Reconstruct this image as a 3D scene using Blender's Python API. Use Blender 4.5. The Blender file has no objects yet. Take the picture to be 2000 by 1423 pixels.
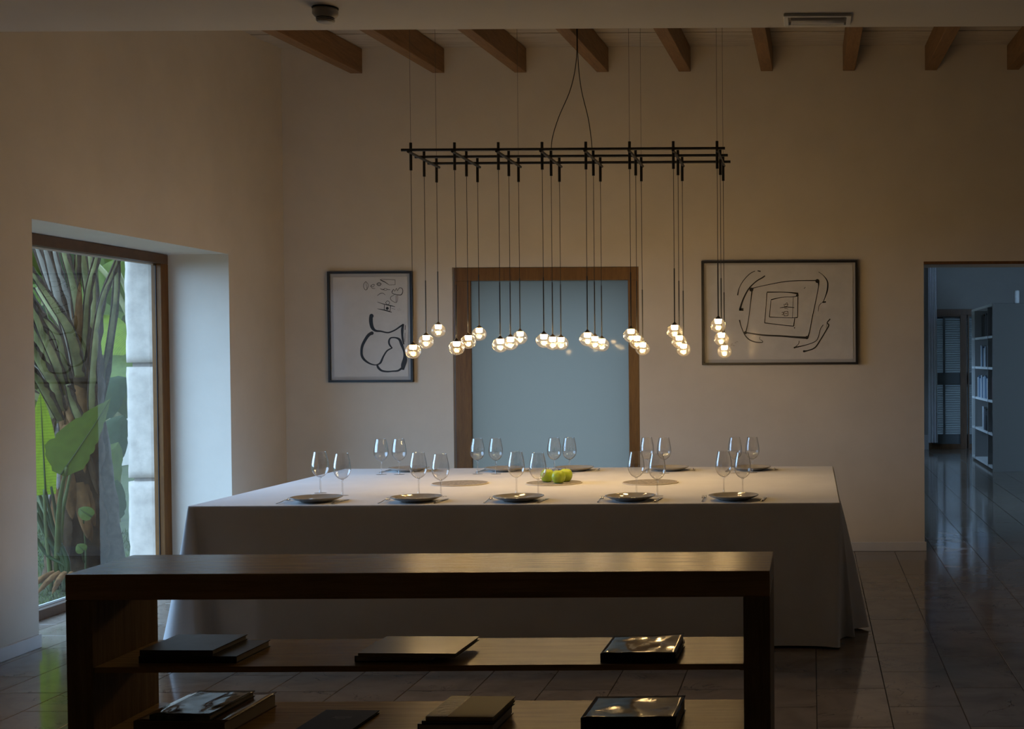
import bpy, bmesh, math, random
from mathutils import Vector, Matrix, noise

random.seed(7)
PI = math.pi
SC = bpy.context.scene
COL = SC.collection

# ------------------------------------------------------------------ camera
cd = bpy.data.cameras.new('camera')
cd.sensor_width = 36.0
cd.sensor_fit = 'HORIZONTAL'
cd.lens = 45.0
cd.shift_x = -0.2926
cd.shift_y = 0.0201
cd.clip_end = 200
cam = bpy.data.objects.new('camera', cd)
COL.objects.link(cam)
cam.matrix_world = (Matrix.Translation((0, 0, 1.51)) @ Matrix.Rotation(PI / 2 - 0.0207, 4, 'X')
                    @ Matrix.Rotation(-0.0055, 4, 'Z'))
SC.camera = cam

# ------------------------------------------------------------------ daylight and exposure
W = bpy.data.worlds.new('overcast_sky')
SC.world = W
W.use_nodes = True
bg = W.node_tree.nodes['Background']
bg.inputs['Color'].default_value = (0.40, 0.66, 1.04, 1)     # even overcast sky late in the day
bg.inputs['Strength'].default_value = 9.4
SC.view_settings.view_transform = 'Standard'
SC.view_settings.look = 'None'
SC.view_settings.exposure = 0.0
SC.view_settings.gamma = 1.0
SC.view_settings.use_curve_mapping = False
SC.cycles.max_bounces = 14
SC.cycles.diffuse_bounces = 5
SC.cycles.glossy_bounces = 5
SC.cycles.transparent_max_bounces = 48
SC.cycles.sample_clamp_indirect = 4.0
LAMP_STRENGTH = 150.0
LAMP_COLOUR = (1.0, 0.64, 0.26)


# sky portals: guide the sky's own light through the three daylight openings
def portal(name, loc, rot, sx, sy):
    l = bpy.data.lights.new(name, 'AREA')
    l.shape = 'RECTANGLE'
    l.size = sx
    l.size_y = sy
    l.cycles.is_portal = True
    o = bpy.data.objects.new(name, l)
    COL.objects.link(o)
    o.location = loc
    o.rotation_euler = rot


portal('window_sky_portal', (-4.66, 7.9, 1.14), (0, -PI / 2, 0), 2.27, 2.28)      # faces the room (+X)
portal('hall_sky_portal', (0.68, 18.4, 1.6), (0, -PI / 2, 0), 0.8, 1.6)


# ------------------------------------------------------------------ mesh helpers
class MB:
    def __init__(s):
        s.v = []
        s.f = []
        s.uv = None

    def add(s, vs, fs):
        b = len(s.v)
        s.v += [tuple(p) for p in vs]
        s.f += [tuple(i + b for i in f) for f in fs]

    def box(s, x0, x1, y0, y1, z0, z1):
        s.add([(x0, y0, z0), (x1, y0, z0), (x1, y1, z0), (x0, y1, z0),
               (x0, y0, z1), (x1, y0, z1), (x1, y1, z1), (x0, y1, z1)],
              [(0, 3, 2, 1), (4, 5, 6, 7), (0, 1, 5, 4), (1, 2, 6, 5), (2, 3, 7, 6), (3, 0, 4, 7)])
        return s

    def lathe(s, prof, n=32, c=(0, 0, 0)):
        rings = []
        b = len(s.v)
        for r, z in prof:
            if r < 1e-6:
                rings.append([len(s.v)])
                s.v.append((c[0], c[1], c[2] + z))
            else:
                rings.append(list(range(len(s.v), len(s.v) + n)))
                for k in range(n):
                    a = 2 * PI * k / n
                    s.v.append((c[0] + r * math.cos(a), c[1] + r * math.sin(a), c[2] + z))
        for A, B in zip(rings, rings[1:]):
            for k in range(n):
                k2 = (k + 1) % n
                if len(A) == 1 and len(B) == 1:
                    continue
                if len(A) == 1:
                    s.f.append((A[0], B[k2], B[k]))
                elif len(B) == 1:
                    s.f.append((A[k], A[k2], B[0]))
                else:
                    s.f.append((A[k], A[k2], B[k2], B[k]))
        return s

    def tube(s, pts, rad, n=8, flat=1.0, cap=True, side=None):
        pts = [Vector(p) for p in pts]
        if not isinstance(rad, (list, tuple)):
            rad = [rad] * len(pts)
        prev = None
        rings = []
        for i, p in enumerate(pts):
            d = (pts[min(i + 1, len(pts) - 1)] - pts[max(i - 1, 0)]).normalized()
            if side is not None:
                u = Vector(side)
                u = (u - d * u.dot(d)).normalized()
            elif prev is None:
                u = d.cross(Vector((0, 0, 1)))
                if u.length < 1e-3:
                    u = Vector((1, 0, 0))
                u.normalize()
            else:
                u = (prev - d * prev.dot(d)).normalized()
            prev = u
            w = d.cross(u)
            ring = []
            for k in range(n):
                a = 2 * PI * k / n
                q = p + u * (rad[i] * math.cos(a)) + w * (rad[i] * flat * math.sin(a))
                ring.append(len(s.v))
                s.v.append(tuple(q))
            rings.append(ring)
        for A, B in zip(rings, rings[1:]):
            for k in range(n):
                s.f.append((A[k], A[(k + 1) % n], B[(k + 1) % n], B[k]))
        if cap:
            s.f.append(tuple(reversed(rings[0])))
            s.f.append(tuple(rings[-1]))
        return s

    def ribbon(s, pts, y, lift, y2=None):
        """brush stroke lying in an XZ plane, pts = (x, z, width)"""
        ps = catmull([(p[0], p[1], p[2]) for p in pts], 5)
        L, R = [], []
        for i, p in enumerate(ps):
            a = ps[max(i - 1, 0)]
            b = ps[min(i + 1, len(ps) - 1)]
            dx, dz = b[0] - a[0], b[1] - a[1]
            l = math.hypot(dx, dz) or 1
            nx, nz = -dz / l * p[2] / 2, dx / l * p[2] / 2
            L.append((p[0] + nx, y - lift, p[1] + nz))
            R.append((p[0] - nx, y - lift, p[1] - nz))
        n = len(ps)
        s.add(L + R, [(i, i + 1, n + i + 1, n + i) for i in range(n - 1)])

    def dot(s, x, z, r, y, lift, n=12):
        s.add([(x + r * math.cos(2 * PI * k / n), y - lift, z + r * math.sin(2 * PI * k / n)) for k in range(n)],
              [tuple(range(n))])


def catmull(pts, k):
    out = []
    n = len(pts)
    for i in range(n - 1):
        p0, p1, p2, p3 = pts[max(i - 1, 0)], pts[i], pts[i + 1], pts[min(i + 2, n - 1)]
        for j in range(k):
            t = j / k
            out.append(tuple(0.5 * (2 * b + (c - a) * t + (2 * a - 5 * b + 4 * c - d) * t * t
                                    + (3 * b - a - 3 * c + d) * t ** 3) for a, b, c, d in zip(p0, p1, p2, p3)))
    out.append(tuple(pts[-1]))
    return out


WL = {}


def mesh_of(name, mb, mat, off=(0, 0, 0), bevel=0, smooth=False, segs=2):
    me = bpy.data.meshes.new(name)
    me.from_pydata([(v[0] - off[0], v[1] - off[1], v[2] - off[2]) for v in mb.v], [], mb.f)
    if bevel or smooth:
        bm = bmesh.new()
        bm.from_mesh(me)
        if smooth == 'weld':
            bmesh.ops.remove_doubles(bm, verts=bm.verts, dist=1e-5)
        if bevel:
            ed = [e for e in bm.edges if len(e.link_faces) == 2 and e.calc_face_angle(0) > 0.6]
            bmesh.ops.bevel(bm, geom=ed, offset=bevel, segments=segs, affect='EDGES', profile=0.6)
        bmesh.ops.recalc_face_normals(bm, faces=bm.faces)
        bm.to_mesh(me)
        bm.free()
    if smooth:
        me.polygons.foreach_set('use_smooth', [True] * len(me.polygons))
    if mat:
        me.materials.append(mat)
    if mb.uv:
        uvl = me.uv_layers.new(name='UVMap')
        for lp in me.loops:
            uvl.data[lp.index].uv = mb.uv[lp.vertex_index]
    me.update()
    return me


def obj(name, mb, mat, parent=None, bevel=0, smooth=False, local=False, segs=2):
    off = (0, 0, 0)
    if parent is not None and not local:
        off = WL[parent.name]
    me = mb if isinstance(mb, bpy.types.Mesh) else mesh_of(name, mb, mat, off, bevel, smooth, segs)
    o = bpy.data.objects.new(name, me)
    COL.objects.link(o)
    if parent is not None:
        o.parent = parent
    WL[o.name] = WL[parent.name] if parent is not None else (0, 0, 0)
    return o


def tag(o, label=None, cat=None, group=None, kind=None):
    if label: o['label'] = label
    if cat: o['category'] = cat
    if group: o['group'] = group
    if kind: o['kind'] = kind
    return o


def thing(name, label, cat, loc=(0, 0, 0), rz=0, group=None, kind=None):
    o = bpy.data.objects.new(name, None)
    o.empty_display_size = 0.1
    COL.objects.link(o)
    o.location = loc
    o.rotation_euler = (0, 0, rz)
    WL[o.name] = tuple(loc)
    return tag(o, label, cat, group, kind)


def struct(name, mb, mat, label=None, **k):
    o = obj(name, mb, mat, **k)
    o['kind'] = 'structure'
    if label: o['label'] = label
    return o


def copy_tree(o, parent=None):
    c = o.copy()
    COL.objects.link(c)
    if parent is not None:
        c.parent = parent
    for ch in KIDS.get(o.name, ()):
        copy_tree(ch, c)
    return c


KIDS = {}


def remember(o):
    """note the children of a prototype so that copies can be made in plain loops"""
    KIDS[o.name] = list(o.children)
    for c in o.children:
        remember(c)


# ------------------------------------------------------------------ materials
class NT:
    def __init__(s, name):
        s.m = bpy.data.materials.new(name)
        s.m.use_nodes = True
        s.t = s.m.node_tree
        s.t.nodes.clear()
        s.out = s.n('ShaderNodeOutputMaterial')

    def n(s, ty, **kw):
        nd = s.t.nodes.new(ty)
        for k, v in kw.items():
            if k in nd.inputs:
                nd.inputs[k].default_value = v
            else:
                setattr(nd, k, v)
        return nd

    def l(s, a, b):
        s.t.links.new(a, b)


def c4(c):
    return (c[0], c[1], c[2], 1)


def coords(t, kind='Position', scale=(1, 1, 1), rot=(0, 0, 0)):
    if kind == 'Position':
        g = t.n('ShaderNodeNewGeometry').outputs['Position']
    else:
        g = t.n('ShaderNodeTexCoord').outputs[kind]
    mp = t.n('ShaderNodeMapping')
    mp.inputs['Scale'].default_value = scale
    mp.inputs['Rotation'].default_value = rot
    t.l(g, mp.inputs['Vector'])
    return mp.outputs['Vector']


def ramp(t, fac, stops):
    r = t.n('ShaderNodeValToRGB')
    e = r.color_ramp.elements
    while len(e) < len(stops):
        e.new(0.5)
    for i, (p, c) in enumerate(stops):
        e[i].position = p
        e[i].color = c4(c)
    t.l(fac, r.inputs['Fac'])
    return r.outputs['Color']


def bump(t, h, strength, dist=0.01):
    b = t.n('ShaderNodeBump')
    b.inputs['Strength'].default_value = strength
    b.inputs['Distance'].default_value = dist
    t.l(h, b.inputs['Height'])
    return b.outputs['Normal']


def plain(name, col, rough=0.6, metal=0.0, var=0.0, scale=8.0, bmp=0.0, kind='Position', spec=0.5, coat=0.0):
    t = NT(name)
    p = t.n('ShaderNodeBsdfPrincipled')
    p.inputs['Base Color'].default_value = c4(col)
    p.inputs['Roughness'].default_value = rough
    p.inputs['Metallic'].default_value = metal
    p.inputs['Specular IOR Level'].default_value = spec
    p.inputs['Coat Weight'].default_value = coat
    p.inputs['Coat Roughness'].default_value = 0.05
    if var or bmp:
        nz = t.n('ShaderNodeTexNoise', Scale=scale, Detail=5.0, Roughness=0.6)
        t.l(coords(t, kind), nz.inputs['Vector'])
        if var:
            lo = tuple(max(0, x * (1 - var)) for x in col)
            hi = tuple(min(1, x * (1 + var)) for x in col)
            t.l(ramp(t, nz.outputs['Fac'], [(0.3, lo), (0.7, hi)]), p.inputs['Base Color'])
        if bmp:
            t.l(bump(t, nz.outputs['Fac'], bmp), p.inputs['Normal'])
    t.l(p.outputs[0], t.out.inputs[0])
    return t.m


def wood(name, dark, light, rough, scale=(1.2, 14, 14), bmp=0.15, kind='Position', coat=0.0, grain=0.0, spec=0.5):
    t = NT(name)
    v = coords(t, kind, scale)
    n1 = t.n('ShaderNodeTexNoise', Scale=3.0, Detail=8.0, Roughness=0.65, Distortion=0.6)
    t.l(v, n1.inputs['Vector'])
    v2 = coords(t, kind, tuple(x * 5 for x in scale))
    n2 = t.n('ShaderNodeTexNoise', Scale=3.0, Detail=4.0, Roughness=0.7)
    t.l(v2, n2.inputs['Vector'])
    mx = t.n('ShaderNodeMath', operation='MULTIPLY_ADD')
    t.l(n2.outputs['Fac'], mx.inputs[0])
    mx.inputs[1].default_value = 0.35
    t.l(n1.outputs['Fac'], mx.inputs[2])
    p = t.n('ShaderNodeBsdfPrincipled', Roughness=rough)
    p.inputs['Specular IOR Level'].default_value = spec
    p.inputs['Coat Weight'].default_value = coat
    p.inputs['Coat Roughness'].default_value = 0.3
    t.l(ramp(t, mx.outputs[0], [(0.45, dark), (0.85, light)]), p.inputs['Base Color'])
    nrm = bump(t, mx.outputs[0], bmp, 0.004)
    if grain:       # fine open pores running along the board
        n3 = t.n('ShaderNodeTexNoise', Scale=1.0, Detail=2.0)
        t.l(coords(t, kind, (3.0, grain, grain)), n3.inputs['Vector'])
        b2 = t.n('ShaderNodeBump')
        b2.inputs['Strength'].default_value = 0.25
        b2.inputs['Distance'].default_value = 0.0012
        t.l(n3.outputs['Fac'], b2.inputs['Height'])
        t.l(nrm, b2.inputs['Normal'])
        nrm = b2.outputs['Normal']
    t.l(nrm, p.inputs['Normal'])
    t.l(p.outputs[0], t.out.inputs[0])
    return t.m


def fresnel(t, ior=1.5, normal=None):
    g = t.n('ShaderNodeNewGeometry')
    m = t.n('ShaderNodeMapRange')
    m.inputs['To Min'].default_value = ior
    m.inputs['To Max'].default_value = 1.0 / ior
    t.l(g.outputs['Backfacing'], m.inputs['Value'])
    f = t.n('ShaderNodeFresnel')
    t.l(m.outputs[0], f.inputs['IOR'])
    if normal is not None:
        t.l(normal, f.inputs['Normal'])
    return f.outputs[0]


def thin_glass(name, tint=(1, 1, 1), rough=0.0, gain=1.8, ior=1.5, ribs=None, edge=None, haze=0.0):
    """a single sheet of clear glass: it transmits straight and mirrors by Fresnel on both faces;
    edge: rim tint that stands in for the dark outlines of refraction; haze: a little light scattered by moulded ribs"""
    t = NT(name)
    nrm = None
    if ribs:
        w = t.n('ShaderNodeTexWave', wave_type='BANDS', bands_direction='Z', Scale=ribs, Distortion=0.0)
        t.l(coords(t, 'Object'), w.inputs['Vector'])
        nrm = bump(t, w.outputs['Fac'], 0.10, 0.002)
    fr = fresnel(t, ior, nrm)
    mu = t.n('ShaderNodeMath', operation='MULTIPLY', use_clamp=True)
    t.l(fr, mu.inputs[0])
    mu.inputs[1].default_value = gain
    tr = t.n('ShaderNodeBsdfTransparent')
    tr.inputs['Color'].default_value = c4(tint)
    if edge:
        lw = t.n('ShaderNodeLayerWeight')
        lw.inputs['Blend'].default_value = 0.5
        t.l(ramp(t, lw.outputs['Facing'], [(0.55, tint), (0.97, edge)]), tr.inputs['Color'])
    gl = t.n('ShaderNodeBsdfGlossy', Roughness=rough)
    if nrm is not None:
        t.l(nrm, gl.inputs['Normal'])
    mx = t.n('ShaderNodeMixShader')
    t.l(mu.outputs[0], mx.inputs[0])
    t.l(tr.outputs[0], mx.inputs[1])
    t.l(gl.outputs[0], mx.inputs[2])
    res = mx.outputs[0]
    if haze:
        tl = t.n('ShaderNodeBsdfTranslucent')
        df = t.n('ShaderNodeBsdfDiffuse')
        m2 = t.n('ShaderNodeMixShader')
        t.l(tl.outputs[0], m2.inputs[1])
        t.l(df.outputs[0], m2.inputs[2])
        m3 = t.n('ShaderNodeMixShader')
        m3.inputs[0].default_value = haze
        t.l(res, m3.inputs[1])
        t.l(m2.outputs[0], m3.inputs[2])
        res = m3.outputs[0]
    t.l(res, t.out.inputs[0])
    return t.m


def emitter(name, col, strength):
    t = NT(name)
    e = t.n('ShaderNodeEmission', Strength=strength)
    e.inputs['Color'].default_value = c4(col)
    t.l(e.outputs[0], t.out.inputs[0])
    return t.m


def frosted(name, col):
    """satin etched glass with a smooth room face"""
    t = NT(name)
    tl = t.n('ShaderNodeBsdfTranslucent')
    tl.inputs['Color'].default_value = c4(col)
    df = t.n('ShaderNodeBsdfDiffuse')
    df.inputs['Color'].default_value = c4(tuple(x * 0.5 for x in col))
    m1 = t.n('ShaderNodeMixShader')
    m1.inputs[0].default_value = 0.3
    t.l(tl.outputs[0], m1.inputs[1])
    t.l(df.outputs[0], m1.inputs[2])
    gl = t.n('ShaderNodeBsdfGlossy', Roughness=0.05)
    m2 = t.n('ShaderNodeMixShader')
    mu = t.n('ShaderNodeMath', operation='MULTIPLY')
    mu.inputs[1].default_value = 0.2       # etched face, only part of it mirrors
    t.l(fresnel(t, 1.5), mu.inputs[0])
    t.l(mu.outputs[0], m2.inputs[0])
    t.l(m1.outputs[0], m2.inputs[1])
    t.l(gl.outputs[0], m2.inputs[2])
    t.l(m2.outputs[0], t.out.inputs[0])
    return t.m


def leaf_mat(name, col, trans, veins=60.0, rough=0.4):
    t = NT(name)
    uv = t.n('ShaderNodeTexCoord').outputs['UV']
    w = t.n('ShaderNodeTexWave', wave_type='BANDS', bands_direction='X', Scale=veins / 6, Distortion=1.5, Detail=2.0)
    w.inputs['Detail Scale'].default_value = 0.6
    t.l(uv, w.inputs['Vector'])
    nz = t.n('ShaderNodeTexNoise', Scale=3.0, Detail=3.0)
    t.l(uv, nz.inputs['Vector'])
    ad = t.n('ShaderNodeMath', operation='MULTIPLY_ADD')
    t.l(w.outputs['Fac'], ad.inputs[0])
    ad.inputs[1].default_value = 0.35
    t.l(nz.outputs['Fac'], ad.inputs[2])
    cc = ramp(t, ad.outputs[0], [(0.3, tuple(x * 0.72 for x in col)), (0.95, tuple(min(1, x * 1.25) for x in col))])
    df = t.n('ShaderNodeBsdfPrincipled', Roughness=rough)
    df.inputs['Specular IOR Level'].default_value = 0.12
    t.l(cc, df.inputs['Base Color'])
    t.l(bump(t, w.outputs['Fac'], 0.25, 0.003), df.inputs['Normal'])
    tl = t.n('ShaderNodeBsdfTranslucent')
    t.l(cc, tl.inputs['Color'])
    m = t.n('ShaderNodeMixShader')
    m.inputs[0].default_value = trans
    t.l(df.outputs[0], m.inputs[1])
    t.l(tl.outputs[0], m.inputs[2])
    t.l(m.outputs[0], t.out.inputs[0])
    return t.m


def marble(name):
    t = NT(name)
    pos = coords(t, 'Position')
    oi = t.n('ShaderNodeObjectInfo')
    cmb = t.n('ShaderNodeCombineXYZ')
    ml = t.n('ShaderNodeMath', operation='MULTIPLY')
    ml.inputs[1].default_value = 37.0
    t.l(oi.outputs['Random'], ml.inputs[0])
    t.l(ml.outputs[0], cmb.inputs['Z'])
    va = t.n('ShaderNodeVectorMath', operation='ADD')
    t.l(pos, va.inputs[0])
    t.l(cmb.outputs[0], va.inputs[1])
    n1 = t.n('ShaderNodeTexNoise', Scale=3.2, Detail=6.0, Roughness=0.6, Distortion=0.8)
    t.l(va.outputs[0], n1.inputs['Vector'])
    base = ramp(t, n1.outputs['Fac'], [(0.25, (0.20, 0.16, 0.12)), (0.55, (0.30, 0.245, 0.195)), (0.8, (0.36, 0.30, 0.245))])
    # thin dark veins
    n2 = t.n('ShaderNodeTexNoise', Scale=5.0, Detail=7.0, Roughness=0.55, Distortion=1.2)
    t.l(va.outputs[0], n2.inputs['Vector'])
    v = ramp(t, n2.outputs['Fac'], [(0.488, (0, 0, 0)), (0.5, (1, 1, 1)), (0.512, (0, 0, 0))])
    n3 = t.n('ShaderNodeTexNoise', Scale=4.0, Detail=2.0)
    t.l(va.outputs[0], n3.inputs['Vector'])
    msk = ramp(t, n3.outputs['Fac'], [(0.5, (0, 0, 0)), (0.62, (1, 1, 1))])
    mm = t.n('ShaderNodeMath', operation='MULTIPLY')
    t.l(v, mm.inputs[0])
    t.l(msk, mm.inputs[1])
    mx = t.n('ShaderNodeMix', data_type='RGBA')
    t.l(mm.outputs[0], mx.inputs[0])
    t.l(base, mx.inputs[6])
    mx.inputs[7].default_value = (0.07, 0.05, 0.04, 1)
    hs = t.n('ShaderNodeHueSaturation')
    mr = t.n('ShaderNodeMapRange')
    mr.inputs['To Min'].default_value = 0.86
    mr.inputs['To Max'].default_value = 1.1
    t.l(oi.outputs['Random'], mr.inputs['Value'])
    t.l(mr.outputs[0], hs.inputs['Value'])
    t.l(mx.outputs[2], hs.inputs['Color'])
    p = t.n('ShaderNodeBsdfPrincipled', Roughness=0.10)
    p.inputs['IOR'].default_value = 1.5
    t.l(hs.outputs[0], p.inputs['Base Color'])
    n4 = t.n('ShaderNodeTexNoise', Scale=2.5, Detail=2.0)
    t.l(pos, n4.inputs['Vector'])
    t.l(bump(t, n4.outputs['Fac'], 0.03, 0.02), p.inputs['Normal'])
    t.l(p.outputs[0], t.out.inputs[0])
    return t.m


def fabric(name, col, weave=900.0, rough=0.95):
    t = NT(name)
    pos = coords(t, 'Position')
    wv = t.n('ShaderNodeTexNoise', Scale=weave, Detail=2.0)
    t.l(pos, wv.inputs['Vector'])
    nz = t.n('ShaderNodeTexNoise', Scale=3.0, Detail=5.0, Roughness=0.6)
    t.l(pos, nz.inputs['Vector'])
    p = t.n('ShaderNodeBsdfPrincipled', Roughness=rough)
    p.inputs['Specular IOR Level'].default_value = 0.2
    p.inputs['Sheen Weight'].default_value = 0.15
    t.l(ramp(t, nz.outputs['Fac'], [(0.3, tuple(x * 0.94 for x in col)), (0.7, tuple(x * 1.05 for x in col))]), p.inputs['Base Color'])
    ad = t.n('ShaderNodeMath', operation='MULTIPLY_ADD')
    t.l(wv.outputs['Fac'], ad.inputs[0])
    ad.inputs[1].default_value = 0.12
    t.l(nz.outputs['Fac'], ad.inputs[2])
    t.l(bump(t, ad.outputs[0], 0.25, 0.01), p.inputs['Normal'])
    t.l(p.outputs[0], t.out.inputs[0])
    return t.m


def two_tone_wrap(name, dark, light):
    """crumpled clear-wrapped dust jacket"""
    t = NT(name)
    o = coords(t, 'Object')
    nz = t.n('ShaderNodeTexNoise', Scale=9.0, Detail=3.0, Roughness=0.5, Distortion=1.0)
    t.l(o, nz.inputs['Vector'])
    p = t.n('ShaderNodeBsdfPrincipled', Roughness=0.09)
    p.inputs['Specular IOR Level'].default_value = 0.13
    t.l(ramp(t, nz.outputs['Fac'], [(0.4, dark), (0.65, light)]), p.inputs['Base Color'])
    t.l(bump(t, nz.outputs['Fac'], 0.04, 0.02), p.inputs['Normal'])
    t.l(p.outputs[0], t.out.inputs[0])
    return t.m


M = {}
M['plaster'] = plain('white_plaster', (0.63, 0.57, 0.485), 0.9, var=0.04, scale=3.0, bmp=0.05)
M['ceiling_paint'] = plain('ceiling_paint', (0.76, 0.72, 0.66), 0.9, var=0.03, scale=2.0)
M['trim_white'] = plain('white_trim_paint', (0.62, 0.60, 0.58), 0.55, var=0.03)
M['plank'] = wood('limed_plank', (0.36, 0.31, 0.25), (0.55, 0.49, 0.41), 0.8, (1.0, 10, 10), 0.1)
M['beam'] = wood('pine_beam', (0.15, 0.075, 0.028), (0.27, 0.145, 0.06), 0.6, (12, 1.0, 12), 0.1)
M['frame_wood'] = wood('honey_frame_wood', (0.11, 0.048, 0.010), (0.20, 0.095, 0.022), 0.45, (14, 14, 1.2), 0.05)
M['window_wood'] = wood('window_frame_wood', (0.055, 0.024, 0.008), (0.10, 0.046, 0.017), 0.5, (14, 1.6, 1.6), 0.05)
M['stile_wood'] = wood('window_stile_wood', (0.085, 0.032, 0.006), (0.15, 0.062, 0.012), 0.5, (14, 14, 1.6), 0.05, spec=0.2)
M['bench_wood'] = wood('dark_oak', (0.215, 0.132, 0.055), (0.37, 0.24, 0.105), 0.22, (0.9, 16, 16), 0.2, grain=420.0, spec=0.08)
M['bench_upright'] = wood('shaded_oak_upright', (0.12, 0.08, 0.043), (0.21, 0.145, 0.08), 0.5, (16, 16, 0.9), 0.2, spec=0.1)  # same oak with upright grain, darkened for shade on the inner faces
M['pane'] = thin_glass('window_pane_glass', (0.97, 0.99, 0.98), 0.0, 1.9)
M['picture_glass'] = thin_glass('picture_glazing', (0.99, 0.99, 0.99), 0.10, 0.2)
M['wine_glass'] = thin_glass('crystal_glass', (0.985, 0.985, 0.985), 0.0, 1.9, edge=(0.62, 0.63, 0.64))
M['globe_glass'] = thin_glass('ribbed_globe_glass', (0.97, 0.96, 0.94), 0.03, 1.9, ribs=190.0, edge=(0.8, 0.78, 0.74), haze=0.016)
M['gasket'] = plain('dark_gasket', (0.02, 0.02, 0.022), 0.6)
M['bead'] = plain('pale_glazing_bead', (0.55, 0.55, 0.53), 0.5)
M['frosted'] = frosted('frosted_glass', (0.150, 0.133, 0.103))
M['marble'] = marble('polished_beige_marble')
M['grout'] = plain('dark_grout', (0.06, 0.05, 0.045), 0.9)
M['cloth'] = fabric('grey_tablecloth', (0.69, 0.69, 0.7))
M['mat'] = plain('woven_mat', (0.27, 0.25, 0.235), 0.85, var=0.45, scale=60.0, bmp=0.3)
M['mat_rim'] = plain('mat_binding', (0.62, 0.57, 0.5), 0.8)
M['plate'] = plain('glazed_stoneware', (0.38, 0.36, 0.33), 0.07, var=0.08, scale=20.0)
M['steel'] = plain('polished_steel', (0.62, 0.60, 0.57), 0.16, 1.0)
M['apple'] = plain('green_apple_skin', (0.46, 0.6, 0.06), 0.3, var=0.22, scale=14.0, kind='Object')
M['apple_stem'] = plain('apple_stem', (0.10, 0.06, 0.02), 0.8)
M['black_metal'] = plain('black_lacquered_metal', (0.012, 0.011, 0.011), 0.42)
M['cap_metal'] = plain('bronze_cap', (0.06, 0.045, 0.03), 0.4)
M['wire'] = plain('steel_wire', (0.11, 0.10, 0.09), 0.45)
M['lamp'] = emitter('lit_led', LAMP_COLOUR, LAMP_STRENGTH)
M['pic_frame'] = plain('black_picture_frame', (0.012, 0.011, 0.012), 0.4)
M['mount'] = plain('grey_mount_board', (0.45, 0.44, 0.43), 0.9)
M['paper'] = plain('drawing_paper', (0.60, 0.58, 0.55), 0.9, var=0.05, scale=9.0)
M['ink'] = plain('black_ink', (0.008, 0.007, 0.007), 0.55)
M['smudge'] = plain('grey_ink_wash', (0.36, 0.34, 0.32), 0.9)
M['stone'] = plain('limewashed_stone', (0.45, 0.365, 0.29), 0.95, var=0.16, scale=11.0, bmp=0.5, spec=0.08)
M['mortar'] = plain('lime_mortar', (0.22, 0.18, 0.145), 0.95, var=0.15, scale=25.0, bmp=0.4, spec=0.08)
M['sensor'] = plain('detector_plastic', (0.42, 0.39, 0.35), 0.5)
M['slot'] = plain('dark_slot', (0.01, 0.01, 0.01), 0.7)
M['white_lacquer'] = plain('white_lacquer', (0.76, 0.76, 0.74), 0.4)
M['side_shaded'] = plain('shaded_side_panel', (0.13, 0.12, 0.10), 0.6)  # near side of the white bookcase, its shade put into the colour
M['inner_shaded'] = plain('shaded_inner_panel', (0.30, 0.29, 0.28), 0.6)  # grey stands in for the shade inside the white shelves
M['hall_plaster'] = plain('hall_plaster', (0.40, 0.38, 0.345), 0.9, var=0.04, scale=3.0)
M['lens_plastic'] = plain('clear_prismatic_lens', (0.42, 0.40, 0.37), 0.12, coat=0.6)
M['curtain'] = fabric('white_curtain', (0.84, 0.84, 0.86))
M['door_brown'] = wood('door_brown_wood', (0.10, 0.045, 0.012), (0.19, 0.085, 0.03), 0.45, (14, 14, 1.4), 0.05)
M['shutter'] = plain('blue_grey_shutter_paint', (0.25, 0.27, 0.27), 0.6)
M['shutter_panel'] = plain('dull_shutter_panel', (0.17, 0.19, 0.20), 0.6)
M['page'] = plain('book_pages', (0.42, 0.38, 0.31), 0.9)
M['grass_soil'] = plain('lawn_soil', (0.032, 0.036, 0.012), 1.0, var=0.4, scale=6.0, spec=0.08)
M['grass'] = plain('grass_blade', (0.05, 0.068, 0.016), 0.6, var=0.4, scale=3.0, spec=0.08)
M['bark'] = plain('fibrous_bark', (0.055, 0.032, 0.016), 0.95, var=0.55, scale=14.0, bmp=0.8, spec=0.08)
M['bark_grey'] = plain('grey_bark', (0.08, 0.06, 0.042), 0.95, var=0.5, scale=16.0, bmp=0.7, spec=0.08)
M['dry'] = plain('dry_leaf_sheath', (0.115, 0.055, 0.02), 0.9, var=0.5, scale=12.0, bmp=0.4, spec=0.08)
M['dead'] = plain('bleached_dead_sheath', (0.19, 0.15, 0.12), 0.9, var=0.5, scale=15.0, spec=0.08)
M['petiole'] = plain('pale_green_petiole', (0.165, 0.15, 0.062), 0.42, var=0.5, scale=7.0, spec=0.08)
M['petiole_grey'] = plain('greyed_petiole', (0.19, 0.155, 0.115), 0.6, var=0.35, scale=6.0, spec=0.08)
M['petiole_edge'] = plain('dry_shaded_petiole_edge', (0.05, 0.032, 0.022), 0.9, var=0.6, scale=40.0, spec=0.08)  # dry edges, darkened and widened to stand in for the stalks' shaded sides
M['stem_green'] = plain('green_leaf_stem', (0.060, 0.068, 0.020), 0.5, var=0.3, scale=8.0, spec=0.1)
M['midrib'] = plain('leaf_midrib', (0.035, 0.045, 0.012), 0.6, spec=0.1)
M['leaf_mid'] = leaf_mat('mid_green_leaf', (0.062, 0.082, 0.011), 0.3)
M['leaf_dark'] = leaf_mat('dark_green_leaf', (0.028, 0.045, 0.014), 0.2)
M['leaf_lime'] = leaf_mat('yellow_green_leaf', (0.17, 0.22, 0.012), 0.6, veins=22.0)  # yellower and more translucent than the other leaves
M['leaf_pale'] = leaf_mat('pale_green_leaf', (0.12, 0.15, 0.035), 0.45)
M['garden_wall'] = plain('pale_garden_wall', (0.32, 0.27, 0.21), 0.95, var=0.1, scale=3.0, spec=0.08)
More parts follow.
